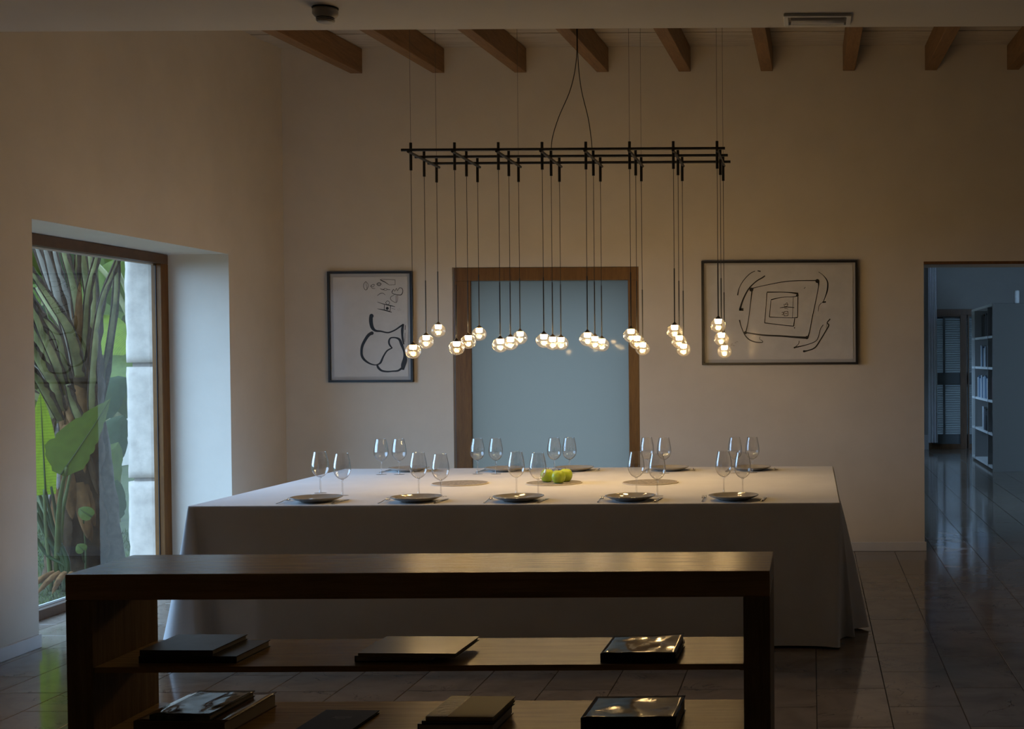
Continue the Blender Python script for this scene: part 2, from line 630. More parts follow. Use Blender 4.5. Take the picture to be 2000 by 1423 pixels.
M['paving'] = plain('patio_paving', (0.30, 0.29, 0.27), 0.9, var=0.15, scale=3.0)

# ------------------------------------------------------------------ room shell
XL, YB = -4.11, 10.0
WZ = 2.27                     # head of window and openings

mb = MB()
mb.box(XL - 0.49, XL, -5, 6.77, 0, 3.95)
mb.box(XL - 0.49, XL, 9.05, 10.7, 0, 3.95)
mb.box(XL - 0.49, XL, 6.77, 9.05, WZ, 3.95)
wall_left = struct('wall_left', mb, M['plaster'], 'white plaster wall with the deep garden window')
# outer stone skin of the same wall; its rough blocks show in the window reveal
mb = MB()
mb.box(-4.80, -4.602, -5, 6.75, -0.3, 3.95)
mb.box(-4.80, -4.602, 9.05, 11, -0.3, 3.95)
mb.box(-4.80, -4.602, 6.75, 9.05, WZ + 0.01, 3.95)
skin = obj('stone_skin', mb, M['mortar'], wall_left)


def rough_block(x0, x1, y0, y1, z0, z1, amp, seed):
    m = MB()
    nx, nz = 8, max(6, int((z1 - z0) / 0.05))
    for i in range(nz + 1):
        for k in range(nx + 1):
            x = x0 + (x1 - x0) * k / nx
            z = z0 + (z1 - z0) * i / nz
            e = min(k, nx - k, i, nz - i)
            d = noise.noise(Vector((x * 9 + seed, z * 9, seed))) * amp + noise.noise(Vector((x * 30, z * 30, seed))) * amp * 0.4
            m.v.append((x + (0.008 * noise.noise(Vector((seed, z * 12, 3))) if k == 0 else 0), y0 + d + (0.012 if e == 0 else 0), z))
    w = nx + 1
    for i in range(nz):
        for k in range(nx):
            m.f.append((i * w + k, i * w + k + 1, (i + 1) * w + k + 1, (i + 1) * w + k))
    b = len(m.v)
    m.v += [(x0, y1, z0), (x1, y1, z0), (x1, y1, z1), (x0, y1, z1)]
    m.f.append((b, b + 3, b + 2, b + 1))
    L = [i * w for i in range(nz + 1)]
    R = [i * w + nx for i in range(nz + 1)]
    m.f.append(tuple(L + [b + 3, b]))
    m.f.append(tuple(reversed(R + [b + 2, b + 1])))
    m.f.append(tuple([k for k in range(w)] + [b + 1, b])[::-1])
    m.f.append(tuple([nz * w + k for k in range(w)] + [b + 2, b + 3]))
    return m


for i, (z0, z1) in enumerate(((-0.2, 0.668), (0.695, 1.478), (1.508, 2.262))):
    obj('stone_block', rough_block(-4.828, -4.606, 9.012, 9.3, z0, z1, 0.011, i * 5.3 + 1), M['stone'], wall_left, smooth=True)

mb = MB()
mb.box(XL, -2.80, YB, YB + 0.7, 0, 3.95)
mb.box(-2.80, -1.345, YB, YB + 0.7, 2.236, 3.95)
mb.box(-1.345, 0.879, YB, YB + 0.7, 0, 3.95)
mb.box(0.879, 2.30, YB, YB + 0.7, 2.262, 3.95)
mb.box(2.30, 4.0, YB, YB + 0.7, 0, 3.95)
struct('wall_back', mb, M['plaster'], 'white plaster wall behind the table with frosted door and two drawings')
struct('wall_right', MB().box(4.0, 4.2, -5, 10.7, 0, 3.95), M['plaster'])
struct('wall_rear', MB().box(-4.6, 4.2, -5.2, -5, 0, 3.95), M['plaster'])
struct('ceiling_front', MB().box(XL, 4.0, -5, 5.6, 2.95, 3.95), M['ceiling_paint'], 'flat white ceiling in the foreground')


def roof_z(y):
    return 3.935 - 0.05 * (10 - y)


# sloping boarded ceiling over the table: boards run across, each one a piece
ceil = struct('ceiling', MB().box(XL - 0.2, 4.2, 5.4, 10.7, 3.99, 4.05), M['ceiling_paint'], 'sloping boarded ceiling behind the beams')
nb = 16
for k in range(nb):
    y0 = 5.6 + (10.0 - 5.6) * k / nb
    y1 = 5.6 + (10.0 - 5.6) * (k + 1) / nb
    m = MB().box(XL, 4.0, y0 + 0.004, y1 - 0.004, 0, 0.03)
    for i, v in enumerate(m.v):
        m.v[i] = (v[0], v[1], v[2] + roof_z(v[1]) + 0.004 * (k % 2))
    obj('plank', m, M['plank'], ceil)

# beams
names_b = ['leftmost', 'second from left', 'third from left', 'fourth from left', 'fifth from left', 'sixth from left',
           'seventh from left', 'eighth from left', 'rightmost']
for k in range(9):
    x1 = -3.479 + 0.638 * k
    x0 = x1 - 0.093
    m = MB().box(x0, x1, 5.6, 9.999, 0, 0.19)
    for i, v in enumerate(m.v):
        m.v[i] = (v[0], v[1], v[2] + roof_z(v[1]) - 0.191)
    b = obj('ceiling_beam', m, M['beam'], bevel=0.003, segs=1)
    tag(b, 'pine ceiling beam reaching the back wall, %s of the nine in view' % names_b[k], 'beam', 'ceiling beams')

# baseboards
mb = MB().box(XL, XL + 0.014, -5, 6.772, 0, 0.072)
struct('baseboard_left', mb, M['trim_white'], bevel=0.003, segs=1)
mb = MB().box(-1.346, 0.893, YB - 0.014, YB, 0, 0.072)
struct('baseboard_back', mb, M['trim_white'], bevel=0.003, segs=1)
struct('baseboard_corner', MB().box(XL + 0.001, -2.80, YB - 0.014, YB, 0, 0.072), M['trim_white'])
struct('baseboard_window', MB().box(XL, XL + 0.014, 9.05, YB - 0.015, 0, 0.072), M['trim_white'])
# dark timber edge at the head of the opening
struct('trim_1', MB().box(0.88, 2.299, YB + 0.002, YB + 0.03, 2.240, 2.2615), M['door_brown'], 'thin brown timber edge along the head of the right opening')

# ------------------------------------------------------------------ floor of marble tiles
floor = struct('floor', MB().box(-4.6, 6.2, -5, 21.6, -0.06, -0.006), M['grout'], 'polished beige marble floor')
TX, TY = 0.3133, 0.6155
GAP = 0.003


def tile_mesh(x0, x1, y0, y1):
    m = MB()
    b = 0.0015
    m.add([(x0, y0, -0.012), (x1, y0, -0.012), (x1, y1, -0.012), (x0, y1, -0.012),
           (x0, y0, -b), (x1, y0, -b), (x1, y1, -b), (x0, y1, -b),
           (x0 + b, y0 + b, 0), (x1 - b, y0 + b, 0), (x1 - b, y1 - b, 0), (x0 + b, y1 - b, 0)],
          [(0, 1, 5, 4), (1, 2, 6, 5), (2, 3, 7, 6), (3, 0, 4, 7), (4, 5, 9, 8), (5, 6, 10, 9), (6, 7, 11, 10), (7, 4, 8, 11), (8, 9, 10, 11)])
    return m


std = mesh_of('tile', tile_mesh(-TX / 2 + GAP / 2, TX / 2 - GAP / 2, -TY / 2 + GAP / 2, TY / 2 - GAP / 2), M['marble'])
rest = MB()
n_tile = 0
cells = []
for ix in range(-15, 20):
    xa = 0.015 + TX * ix
    ph = 0.0 if ix % 2 else 0.31
    for iy in range(-9, 36):
        ya = -0.02 + ph + TY * iy
        cells.append((xa, xa + TX, ya, ya + TY))
for xa, xb, ya, yb in cells:
    x0, x1, y0, y1 = max(xa, -4.6), min(xb, 6.0), max(ya, -5), min(yb, 21.2)
    if x1 - x0 < 0.02 or y1 - y0 < 0.02:
        continue
    cx, cy = (xa + xb) / 2, (ya + yb) / 2
    whole = x1 - x0 > TX - 1e-6 and y1 - y0 > TY - 1e-6
    seen = 3.9 < cy < 15.5 and -0.64 * cy < cx + 0.2 and cx - 0.2 < 0.172 * cy
    free = cx > -0.35 or cy < 7.0 or cx < -3.3
    if cx > 0.75 + 0.2 and cy > 10:
        free = cx > 0.85
    if cy > 10 and cx < 0.8:
        seen = False
    if whole and seen and free and n_tile < 300:
        o = bpy.data.objects.new('tile', std)
        COL.objects.link(o)
        o.location = (cx, cy, 0)
        o.parent = floor
        n_tile += 1
    else:
        g = GAP / 2
        rest.add(*(lambda t: (t.v, t.f))(tile_mesh(x0 + g, x1 - g, y0 + g, y1 - g)))
r = obj('floor_tiling', rest, M['marble'], floor)
r['kind'] = 'stuff'

# ------------------------------------------------------------------ garden window
win = thing('window_1', 'tall garden window in brown timber frame in the left wall', None, (-4.56, 7.91, 0), kind='structure')
fo, fi = -4.605, -4.535
obj('frame_head', MB().box(fo, fi, 6.775, 9.045, 2.198, 2.266), M['window_wood'], win, bevel=0.004)
obj('frame_sill', MB().box(fo, fi, 6.775, 9.045, 0.0, 0.058), M['window_wood'], win, bevel=0.004)
obj('frame_stile', MB().box(fo, fi, 8.945, 9.045, 0.058, 2.198), M['stile_wood'], win, bevel=0.004)
obj('frame_stile', MB().box(fo, fi, 6.775, 6.87, 0.058, 2.198), M['frame_wood'], win, bevel=0.004)
obj('glazing_gasket', MB().box(-4.574, -4.570, 8.938, 8.946, 0.06, 2.196), M['gasket'], win)
mb = MB()
mb.box(-4.598, -4.588, 6.872, 8.944, 2.186, 2.197)
mb.box(-4.598, -4.588, 6.872, 8.944, 0.059, 0.072)
obj('glazing_bead', mb, M['bead'], win)
m = MB()
m.add([(-4.580, 6.87, 0.058), (-4.580, 8.945, 0.058), (-4.580, 8.945, 2.198), (-4.580, 6.87, 2.198)], [(0, 1, 2, 3)])
obj('pane', m, M['pane'], win)
struct('trim_2', MB().box(-4.86, -4.607, 6.75, 9.05, -0.2, -0.02), M['stone'], 'pale stone threshold outside the garden window')

# ------------------------------------------------------------------ frosted glass door in the back wall
dr = thing('door_1', 'frosted glass door in honey coloured timber frame in the back wall', None, (-2.07, 10.03, 0), kind='structure')
y0, y1 = YB + 0.016, YB + 0.12
obj('door_head', MB().box(-2.786, -1.347, y0, y1, 2.132, 2.233), M['frame_wood'], dr, bevel=0.004)
obj('door_jamb', MB().box(-2.786, -2.664, y0, y1, 0, 2.132), M['frame_wood'], dr, bevel=0.004)
obj('door_jamb', MB().box(-1.432, -1.347, y0, y1, 0, 2.132), M['frame_wood'], dr, bevel=0.004)
obj('door_rail', MB().box(-2.664, -1.432, y0 + 0.01, y1, 0, 0.10), M['frame_wood'], dr, bevel=0.004)
m = MB()
m.add([(-2.664, YB + 0.05, 0.1), (-1.432, YB + 0.05, 0.1), (-1.432, YB + 0.05, 2.132), (-2.664, YB + 0.05, 2.132)], [(0, 1, 2, 3)])
obj('frosted_pane', m, M['frosted'], dr)

# ------------------------------------------------------------------ hall seen through the right opening
GR0 = -0.14
HX, HY = 0.75, 21.13
mb = MB()
mb.box(HX - 0.1, HX, 10.7, 17.6, 0, 3.1)
mb.box(HX - 0.1, HX, 19.2, HY + 0.2, 0, 3.1)
mb.box(HX - 0.1, HX, 17.6, 19.2, 0, 1.2)
mb.box(HX - 0.1, HX, 17.6, 19.2, 2.0, 3.1)
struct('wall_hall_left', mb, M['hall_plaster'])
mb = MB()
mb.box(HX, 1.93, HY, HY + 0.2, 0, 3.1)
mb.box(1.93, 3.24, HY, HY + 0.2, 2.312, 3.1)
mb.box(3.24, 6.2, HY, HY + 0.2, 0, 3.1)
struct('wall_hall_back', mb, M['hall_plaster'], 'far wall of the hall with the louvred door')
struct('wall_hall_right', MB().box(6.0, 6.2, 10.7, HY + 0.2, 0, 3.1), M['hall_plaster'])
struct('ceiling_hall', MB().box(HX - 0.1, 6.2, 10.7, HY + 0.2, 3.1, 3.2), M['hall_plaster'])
struct('baseboard_hall', MB().box(HX, 1.93, HY - 0.015, HY, 0.0, 0.24), M['trim_white'])
# window band of the hall towards the patio, beside and out of the view
hw = thing('window_2', 'window band of the hall towards the patio', None, (HX - 0.05, 18.2, 1.0), kind='structure')
for y in (17.6, 18.37, 19.14):
    obj('mullion', MB().box(HX - 0.09, HX - 0.03, y, y + 0.06, 1.2, 2.0), M['door_brown'], hw)
m = MB()
m.add([(HX - 0.05, 17.6, 1.2), (HX - 0.05, 19.2, 1.2), (HX - 0.05, 19.2, 2.0), (HX - 0.05, 17.6, 2.0)], [(0, 1, 2, 3)])
obj('pane', m, M['pane'], hw)

ld = thing('door_2', 'brown double door with blue grey louvred shutters at the end of the hall', None, (2.58, HY, 0), kind='structure')
obj('door_frame', MB().box(1.935, 3.235, HY + 0.0, HY + 0.08, 2.215, 2.31).box(1.935, 1.985, HY, HY + 0.08, 0.0, 2.215).box(3.185, 3.235, HY, HY + 0.08, 0, 2.215), M['door_brown'], ld, bevel=0.004)
for (a, b) in ((1.985, 2.565), (2.585, 3.185)):
    fr = MB()
    fr.box(a, a + 0.022, HY + 0.015, HY + 0.07, 0.0, 2.215)
    fr.box(b - 0.105, b, HY + 0.015, HY + 0.07, 0.0, 2.215)
    fr.box(a + 0.022, b - 0.105, HY + 0.015, HY + 0.07, 0.0, 0.085)
    fr.box(a + 0.022, b - 0.105, HY + 0.015, HY + 0.07, 2.19, 2.215)
    leaf = obj('door_leaf', fr, M['door_brown'], ld, bevel=0.003)
    i0, i1 = a - 0.03, b - 0.075
    md = a + 0.022 + 0.42 * (b - a - 0.127)
    sh = MB()
    sh.box(i0, i1, HY + 0.085, HY + 0.125, 0.085, 0.245)
    sh.box(i0, i1, HY + 0.085, HY + 0.125, 1.088, 1.262)
    sh.box(md - 0.018, md + 0.018, HY + 0.09, HY + 0.12, 0.225, 1.105)
    sh.box(md - 0.018, md + 0.018, HY + 0.09, HY + 0.12, 1.245, 2.20)
    sh.box(b - 0.076, b + 0.004, HY + 0.09, HY + 0.12, 0.0, 2.25)
    sh.box(i0, i1, HY + 0.09, HY + 0.12, 2.195, 2.30)
    sh.box(i0, i1, HY + 0.09, HY + 0.12, 0.0, 0.085)
    sp = obj('shutter', sh, M['shutter_panel'], ld)
    for (u, v) in ((i0, md - 0.018), (md + 0.018, i1)):
        sm = MB().box(-(v - u) / 2, (v - u) / 2, -0.027, 0.027, -0.003, 0.003)
        ca, sa = math.cos(0.75), math.sin(0.75)
        sm.v = [(x, y * ca + z * sa, y * sa - z * ca) for x, y, z in sm.v]
        sme = mesh_of('slat', sm, M['shutter'])
        for z0, z1, n in ((0.235, 1.10, 23), (1.255, 2.195, 25)):
            for k in range(n):
                s = bpy.data.objects.new('slat', sme)
                COL.objects.link(s)
                s.parent = sp
                s.location = ((u + v) / 2 - 2.58, 0.105, z0 + (z1 - z0) * (k + 0.5) / n)

# unseen roof added to shade the louvred door, with paving beneath
struct('shade_roof', MB().box(-0.5, 8, HY + 0.2, HY + 4.5, 2.55, 2.7), M['plaster'])
struct('terrace_floor', MB().box(-0.5, 8, HY + 0.2, HY + 4.5, GR0, GR0 + 0.1), M['paving'])
# curtain
pts = [(1.915 + 0.14 * k / 40, HY - 0.16 + 0.03 * math.sin(k * 0.55)) for k in range(41)]
m = MB()
n = len(pts)
zz = [0.12, 0.5, 1.2, 2.0, 3.05]
for z in zz:
    for x, y in pts:
        m.v.append((1.985 + (x - 1.985) * (1.12 - 0.15 * z / 3.05), y, z))
for i in range(len(zz) - 1):
    for k in range(n - 1):
        m.f.append((i * n + k, i * n + k + 1, (i + 1) * n + k + 1, (i + 1) * n + k))
tag(obj('curtain', m, M['curtain'], smooth=True), 'narrow white curtain hanging left of the louvred door', 'curtain')

# bookcase in the hall
bc = thing('bookcase', 'tall white bookcase with open shelves of books in the hall', 'bookcase', (2.39, 16.9, 0))
BX, BY0, BY1 = 2.39, 16.9, 19.1
wl = M['white_lacquer']
obj('side_panel', MB().box(BX, BX + 0.62, BY0, BY0 + 0.02, 0.0, 2.225), M['side_shaded'], bc, bevel=0.002)
obj('side_panel', MB().box(BX, BX + 0.62, BY1 - 0.02, BY1, 0.0, 2.225), wl, bc, bevel=0.002)
obj('back_panel', MB().box(BX + 0.30, BX + 0.32, BY0 + 0.02, BY1 - 0.02, 0.03, 2.2), M['inner_shaded'], bc)
obj('top_panel', MB().box(BX, BX + 0.62, BY0 + 0.02, BY1 - 0.02, 2.19, 2.225), wl, bc, bevel=0.002)
for yy in (17.36, 18.73):
    obj('divider', MB().box(BX, BX + 0.30, yy, yy + 0.02, 0.03, 2.19), M['inner_shaded'], bc, bevel=0.002)
SHZ = (0.03, 0.47, 0.91, 1.35, 1.77)
for z in SHZ:
    obj('shelf', MB().box(BX + 0.004, BX + 0.30, BY0 + 0.02, BY1 - 0.02, z, z + 0.032), wl, bc, bevel=0.002)

tones = {'black': (0.012, 0.012, 0.014), 'grey': (0.10, 0.10, 0.11), 'white': (0.52, 0.54, 0.56), 'blue': (0.10, 0.17, 0.27),
         'pale': (0.33, 0.40, 0.48), 'brown': (0.07, 0.045, 0.035), 'red': (0.10, 0.03, 0.025)}
for k, c in tones.items():
    M['bk_' + k] = plain('book_cover_' + k, c, 0.35)


def upright(y, w, h, d, z, tone, label, group):
    t = thing('book', label, 'book', (BX + 0.02, y, z + 0.001), 0, group)
    m = MB()
    m.box(0, 0.003, 0, w, 0, h)
    m.box(0.003, d, 0, 0.003, 0, h)
    m.box(0.003, d, w - 0.003, w, 0, h)
    obj('cover', m, M['bk_' + tone], t, local=True)
    obj('pages', MB().box(0.004, d - 0.005, 0.004, w - 0.004, 0.004, h - 0.004), M['page'], t, local=True)
    return t


rows = [
    (1.802, 'top shelf', ['brown', 'black', 'grey', 'black', 'brown', 'black'], (0.28, 0.34), 17.40, 18.15),
    (1.382, 'second shelf', ['white', 'grey', 'black', 'pale', 'white', 'grey', 'blue', 'white'], (0.26, 0.31), 17.40, 18.25),
    (0.942, 'middle shelf', ['pale', 'white', 'blue', 'pale', 'white', 'blue', 'white', 'pale', 'blue', 'white'], (0.27, 0.32), 17.40, 18.6),
    (0.502, 'fourth shelf', ['black', 'black', 'grey', 'white'], (0.28, 0.33), 17.42, 18.1),
]
for z, nm, ts, (h0, h1), ya, yb in rows:
    pitch = (yb - ya) / len(ts)
    for k, tn in enumerate(ts):
        nth = ('first', 'second', 'third', 'fourth', 'fifth', 'sixth', 'seventh', 'eighth', 'ninth', 'tenth')[k]
        tone_word = {'black': 'black', 'grey': 'grey', 'white': 'white', 'blue': 'blue', 'pale': 'pale blue', 'brown': 'brown', 'red': 'red'}[tn]
        first = '%s book, %s from the near end on the %s of the bookcase' % (tone_word, nth, nm)
        bkt = upright(ya + pitch * k, pitch * 0.9, random.uniform(h0, h1), 0.22, z, tn, first, 'books on the %s of the bookcase' % nm)
        if k == 1:
            first_black = bkt
    if nm == 'fourth shelf':
        lettered = first_black
upright(17.05, 0.05, 0.30, 0.22, 0.942, 'red', 'reddish book in the narrow front bay of the white bookcase', None)
upright(17.02, 0.06, 0.27, 0.22, 1.802, 'grey', 'grey book in the narrow front bay on the top shelf of the bookcase', None)
upright(17.05, 0.06, 0.29, 0.22, 0.502, 'black', 'black book in the narrow front bay low on the bookcase', None)
upright(18.80, 0.06, 0.28, 0.22, 1.802, 'brown', 'brown book in the narrow far bay on the top shelf of the bookcase', None)
upright(18.80, 0.06, 0.30, 0.22, 0.942, 'white', 'white book in the narrow far bay on the middle shelf of the bookcase', None)
# white capitals C O across the spine of the black book low on the case
for nm, yc, a0, a1 in (('letter', 0.105, 0.7, 5.6), ('letter', 0.045, 0.0, 2 * PI)):
    lm = MB()
    n_ = 18
    for i in range(n_ + 1):
        a = a0 + (a1 - a0) * i / n_
        for r_ in (0.014, 0.020):
            lm.v.append((-0.0006, yc + r_ * math.cos(a + PI) * -1 * -1, 0.235 + r_ * 1.15 * math.sin(a)))
    for i in range(n_):
        lm.f.append((2 * i, 2 * i + 1, 2 * i + 3, 2 * i + 2))
    obj(nm, lm, M['bk_white'], lettered, local=True)
vt = obj('cylinder_lamp', MB().lathe([(0.0, 0), (0.032, 0.0), (0.036, 0.01), (0.036, 0.16), (0.03, 0.172), (0.024, 0.17), (0.024, 0.03), (0, 0.03)], 20, (2.725, 16.99, 2.226)), M['white_lacquer'], smooth=True)  # plain white cylinder, taken for a small unlit lamp
tag(vt, 'small white cylindrical lamp on top of the white bookcase', 'cylinder_lamp')

# ------------------------------------------------------------------ ceiling fittings
sd = thing('smoke_detector', 'round smoke detector on the flat ceiling in the foreground', 'smoke detector', (-1.975, 5.25, 2.95))
obj('base', MB().lathe([(0, 0), (0.052, 0), (0.052, -0.004), (0, -0.004)], 32), M['slot'], sd, local=True)
obj('body', MB().lathe([(0, -0.004), (0.046, -0.004), (0.0505, -0.009), (0.0505, -0.026), (0.043, -0.036), (0.036, -0.041)], 32), M['sensor'], sd, local=True, smooth=True)
for z in (0.0435, 0.0495):
    obj('vent_slot', MB().lathe([(0.033, -z + 0.002), (0.034, -z - 0.002)], 32), M['slot'], sd, local=True)
    obj('vent_ring', MB().lathe([(0.030, -z - 0.002), (0.037, -z - 0.002), (0.037, -z - 0.0042), (0.030, -z - 0.0042)], 32), M['sensor'], sd, local=True)
obj('sensor_cap', MB().lathe([(0.034, -0.053), (0.033, -0.057), (0.028, -0.06), (0, -0.061)], 32), M['sensor'], sd, local=True, smooth=True)

el = thing('emergency_light', 'recessed rectangular emergency light in the flat ceiling', 'emergency light', (0.033, 5.458, 2.95))
m = MB()
m.box(-0.142, 0.142, -0.082, -0.062, -0.012, 0)
m.box(-0.142, 0.142, 0.062, 0.082, -0.012, 0)
m.box(-0.142, -0.122, -0.062, 0.062, -0.012, 0)
m.box(0.122, 0.142, -0.062, 0.062, -0.012, 0)
obj('bezel', m, M['white_lacquer'], el, local=True, bevel=0.003)
m = MB()
for k in range(13):
    a = PI * k / 12
    for x in (-0.112, 0.112):
        m.v.append((x, -0.052 * math.cos(a), -0.004 - 0.02 * math.sin(a)))
for k in range(12):
    m.f.append((2 * k, 2 * k + 1, 2 * k + 3, 2 * k + 2))
m.f.append(tuple(range(0, 26, 2)))
m.f.append(tuple(range(25, 0, -2)))
obj('lens', m, M['lens_plastic'], el, local=True, smooth=False)

# ------------------------------------------------------------------ drawings on the back wall


def picture(name, label, x0, x1, z0, z1, sheet, cmap, strokes, dots, washes):
    """x0..z1 outer frame; sheet inset; cmap maps sketch coordinates to the wall"""
    t = thing(name, label, 'picture', ((x0 + x1) / 2, 9.98, (z0 + z1) / 2))
    fw, ya, yb = 0.017, 9.962, 9.998
    fm = MB()
    fm.box(x0, x1, ya, yb, z1 - fw, z1).box(x0, x1, ya, yb, z0, z0 + fw)
    fm.box(x0, x0 + fw, ya, yb, z0 + fw, z1 - fw).box(x1 - fw, x1, ya, yb, z0 + fw, z1 - fw)
    obj('frame', fm, M['pic_frame'], t)
    obj('mount_board', MB().box(x0 + fw, x1 - fw, 9.985, 9.996, z0 + fw, z1 - fw), M['mount'], t)
    sx0, sx1, sz0, sz1 = sheet
    ys = 9.982
    # slightly wavy hand-torn sheet floating on the mount
    m = MB()
    N = 16
    for i in range(N + 1):
        for k in range(N + 1):
            u, v = k / N, i / N
            e = 0.003 * noise.noise(Vector((u * 7, v * 7, x0))) if min(i, k, N - i, N - k) == 0 else 0
            m.v.append((sx0 + (sx1 - sx0) * u + e, ys + 0.0008 * noise.noise(Vector((u * 4, v * 3, 7 + x0))), sz0 + (sz1 - sz0) * v + e))
    for i in range(N):
        for k in range(N):
            m.f.append((i * (N + 1) + k, i * (N + 1) + k + 1, (i + 1) * (N + 1) + k + 1, (i + 1) * (N + 1) + k))
    b = len(m.v)
    m.v += [(sx0 + 0.002, 9.9855, sz0 + 0.002), (sx1 - 0.002, 9.9855, sz0 + 0.002), (sx1 - 0.002, 9.9855, sz1 - 0.002), (sx0 + 0.002, 9.9855, sz1 - 0.002)]
    m.f.append((b, b + 3, b + 2, b + 1))
    sh = obj('drawing_sheet', m, M['paper'], t, smooth=True)
    for s in strokes:
        im = MB()
        im.ribbon([cmap(*p) for p in s], ys, 0.0016)
        obj('ink_stroke', im, M['ink'], sh)
    for (x, y, r_) in dots:
        im = MB()
        p = cmap(x, y, 2 * r_)
        im.dot(p[0], p[1], p[2] / 2, ys, 0.0018)
        obj('ink_stroke', im, M['ink'], sh)
    for (x, y, r_) in washes:
        im = MB()
        for q in range(5):
            p = cmap(x + random.uniform(-r_, r_), y + random.uniform(-r_, r_), r_)
            im.ribbon([(p[0] - p[2] * 0.3, p[1], p[2] * 0.1), (p[0], p[1] + p[2] * 0.1, p[2] * 0.2), (p[0] + p[2] * 0.3, p[1] - p[2] * 0.1, p[2] * 0.1)], ys, 0.0013)
        obj('ink_smudge', im, M['smudge'], sh)
    m = MB()
    m.add([(x0 + fw, 9.972, z0 + fw), (x1 - fw, 9.972, z0 + fw), (x1 - fw, 9.972, z1 - fw), (x0 + fw, 9.972, z1 - fw)], [(0, 1, 2, 3)])
    obj('glazing', m, M['picture_glass'], t)
    return t


PL = (-3.762, -3.103, 1.345, 2.206)


def mapL(x, y, w=4):
    u = (x - (107 + 18 * (y - 127) / 1228)) / 941.0
    v = (y - (127 - 9 * u)) / 1228.0
    return (PL[0] + u * (PL[1] - PL[0]), PL[3] - v * (PL[3] - PL[2]), w * 0.00070)


SL = [
    [(590, 610, 30), (588, 640, 42), (590, 690, 42), (605, 745, 38), (640, 778, 25), (700, 785, 18), (760, 798, 16), (800, 795, 16), (860, 768, 16), (915, 730, 18), (950, 706, 16)],
    [(950, 704, 16), (938, 760, 30), (938, 830, 24), (945, 880, 22), (955, 930, 12)],
    [(600, 803, 36), (560, 830, 34), (520, 890, 32), (492, 950, 30), (484, 1010, 28), (490, 1060, 28), (515, 1100, 26), (560, 1135, 20), (610, 1155, 14), (650, 1158, 12), (690, 1140, 20), (708, 1110, 22), (730, 1060, 18), (770, 1000, 16), (826, 970, 12)],
    [(826, 972, 14), (795, 930, 20), (790, 890, 20), (810, 858, 16), (860, 855, 16), (905, 875, 26), (930, 930, 32), (955, 1000, 22), (965, 1050, 30), (968, 1100, 52), (950, 1160, 52), (943, 1212, 30)],
    [(660, 1160, 22), (672, 1190, 26), (710, 1222, 22), (770, 1232, 18), (830, 1228, 16), (890, 1222, 20), (930, 1195, 24)],
    [(530, 232, 4), (508, 262, 5), (508, 300, 5), (530, 328, 5), (553, 300, 5), (555, 262, 4), (530, 232, 4)], [(530, 240, 3), (546, 325, 4)],
    [(580, 290, 4), (602, 268, 5), (626, 268, 5), (612, 292, 4), (590, 283, 4), (602, 307, 5), (636, 310, 4)],
    [(650, 262, 5), (675, 245, 6), (702, 260, 6), (678, 280, 6), (650, 262, 5)], [(668, 245, 5), (668, 280, 4)], [(687, 246, 4), (687, 279, 4)],
    [(690, 212, 10), (720, 228, 10), (745, 240, 8), (790, 270, 4)], [(790, 270, 4), (857, 268, 4)], [(857, 268, 4), (857, 214, 4)], [(857, 214, 4), (700, 207, 4)],
    [(688, 312, 4), (725, 322, 8), (745, 308, 4), (775, 320, 5), (802, 324, 4)], [(725, 322, 4), (750, 331, 4), (775, 320, 4)],
    [(658, 391, 4), (690, 367, 6), (720, 362, 5), (748, 382, 4)],
    [(820, 350, 8), (840, 318, 5), (852, 340, 4), (872, 308, 5), (882, 335, 4), (905, 303, 6), (935, 310, 6), (942, 345, 7), (925, 378, 9), (890, 380, 7), (835, 368, 6), (820, 350, 6)],
    [(850, 380, 4), (808, 405, 5), (815, 440, 5), (868, 465, 5), (885, 430, 4), (885, 385, 4)], [(868, 385, 4), (868, 460, 4)],
    [(660, 460, 4), (730, 483, 8), (800, 498, 10), (856, 512, 5)], [(660, 535, 4), (720, 546, 10), (780, 562, 10), (820, 573, 7)],
    [(738, 492, 7), (735, 545, 6)], [(806, 503, 8), (800, 562, 6)], [(735, 545, 5), (800, 562, 5)], [(815, 530, 3), (858, 540, 3)],
    [(750, 468, 5), (772, 447, 5), (796, 466, 5), (776, 490, 5), (750, 468, 5)],
    [(972, 715, 6), (968, 768, 7)], [(968, 800, 4), (966, 900, 5)],
]
picture('framed_drawing', 'tall black framed ink drawing left of the frosted glass door', *PL,
        (-3.722, -3.145, 1.388, 2.163), mapL, SL, [(595, 615, 24), (600, 806, 20), (770, 530, 17)], [(905, 552, 20), (890, 695, 15)])
PR = (-0.853, 0.361, 1.464, 2.272)


def mapR(x, y, w=4):
    l = 130 - 10 * (y - 108) / 1165
    u = (x - l) / (1718.0 + 20 * (y - 108) / 1165)
    v = (y - (108 + 4 * u)) / 1163.0
    return (PR[0] + u * (PR[1] - PR[0]), PR[3] - v * (PR[3] - PR[2]), w * 0.00072)


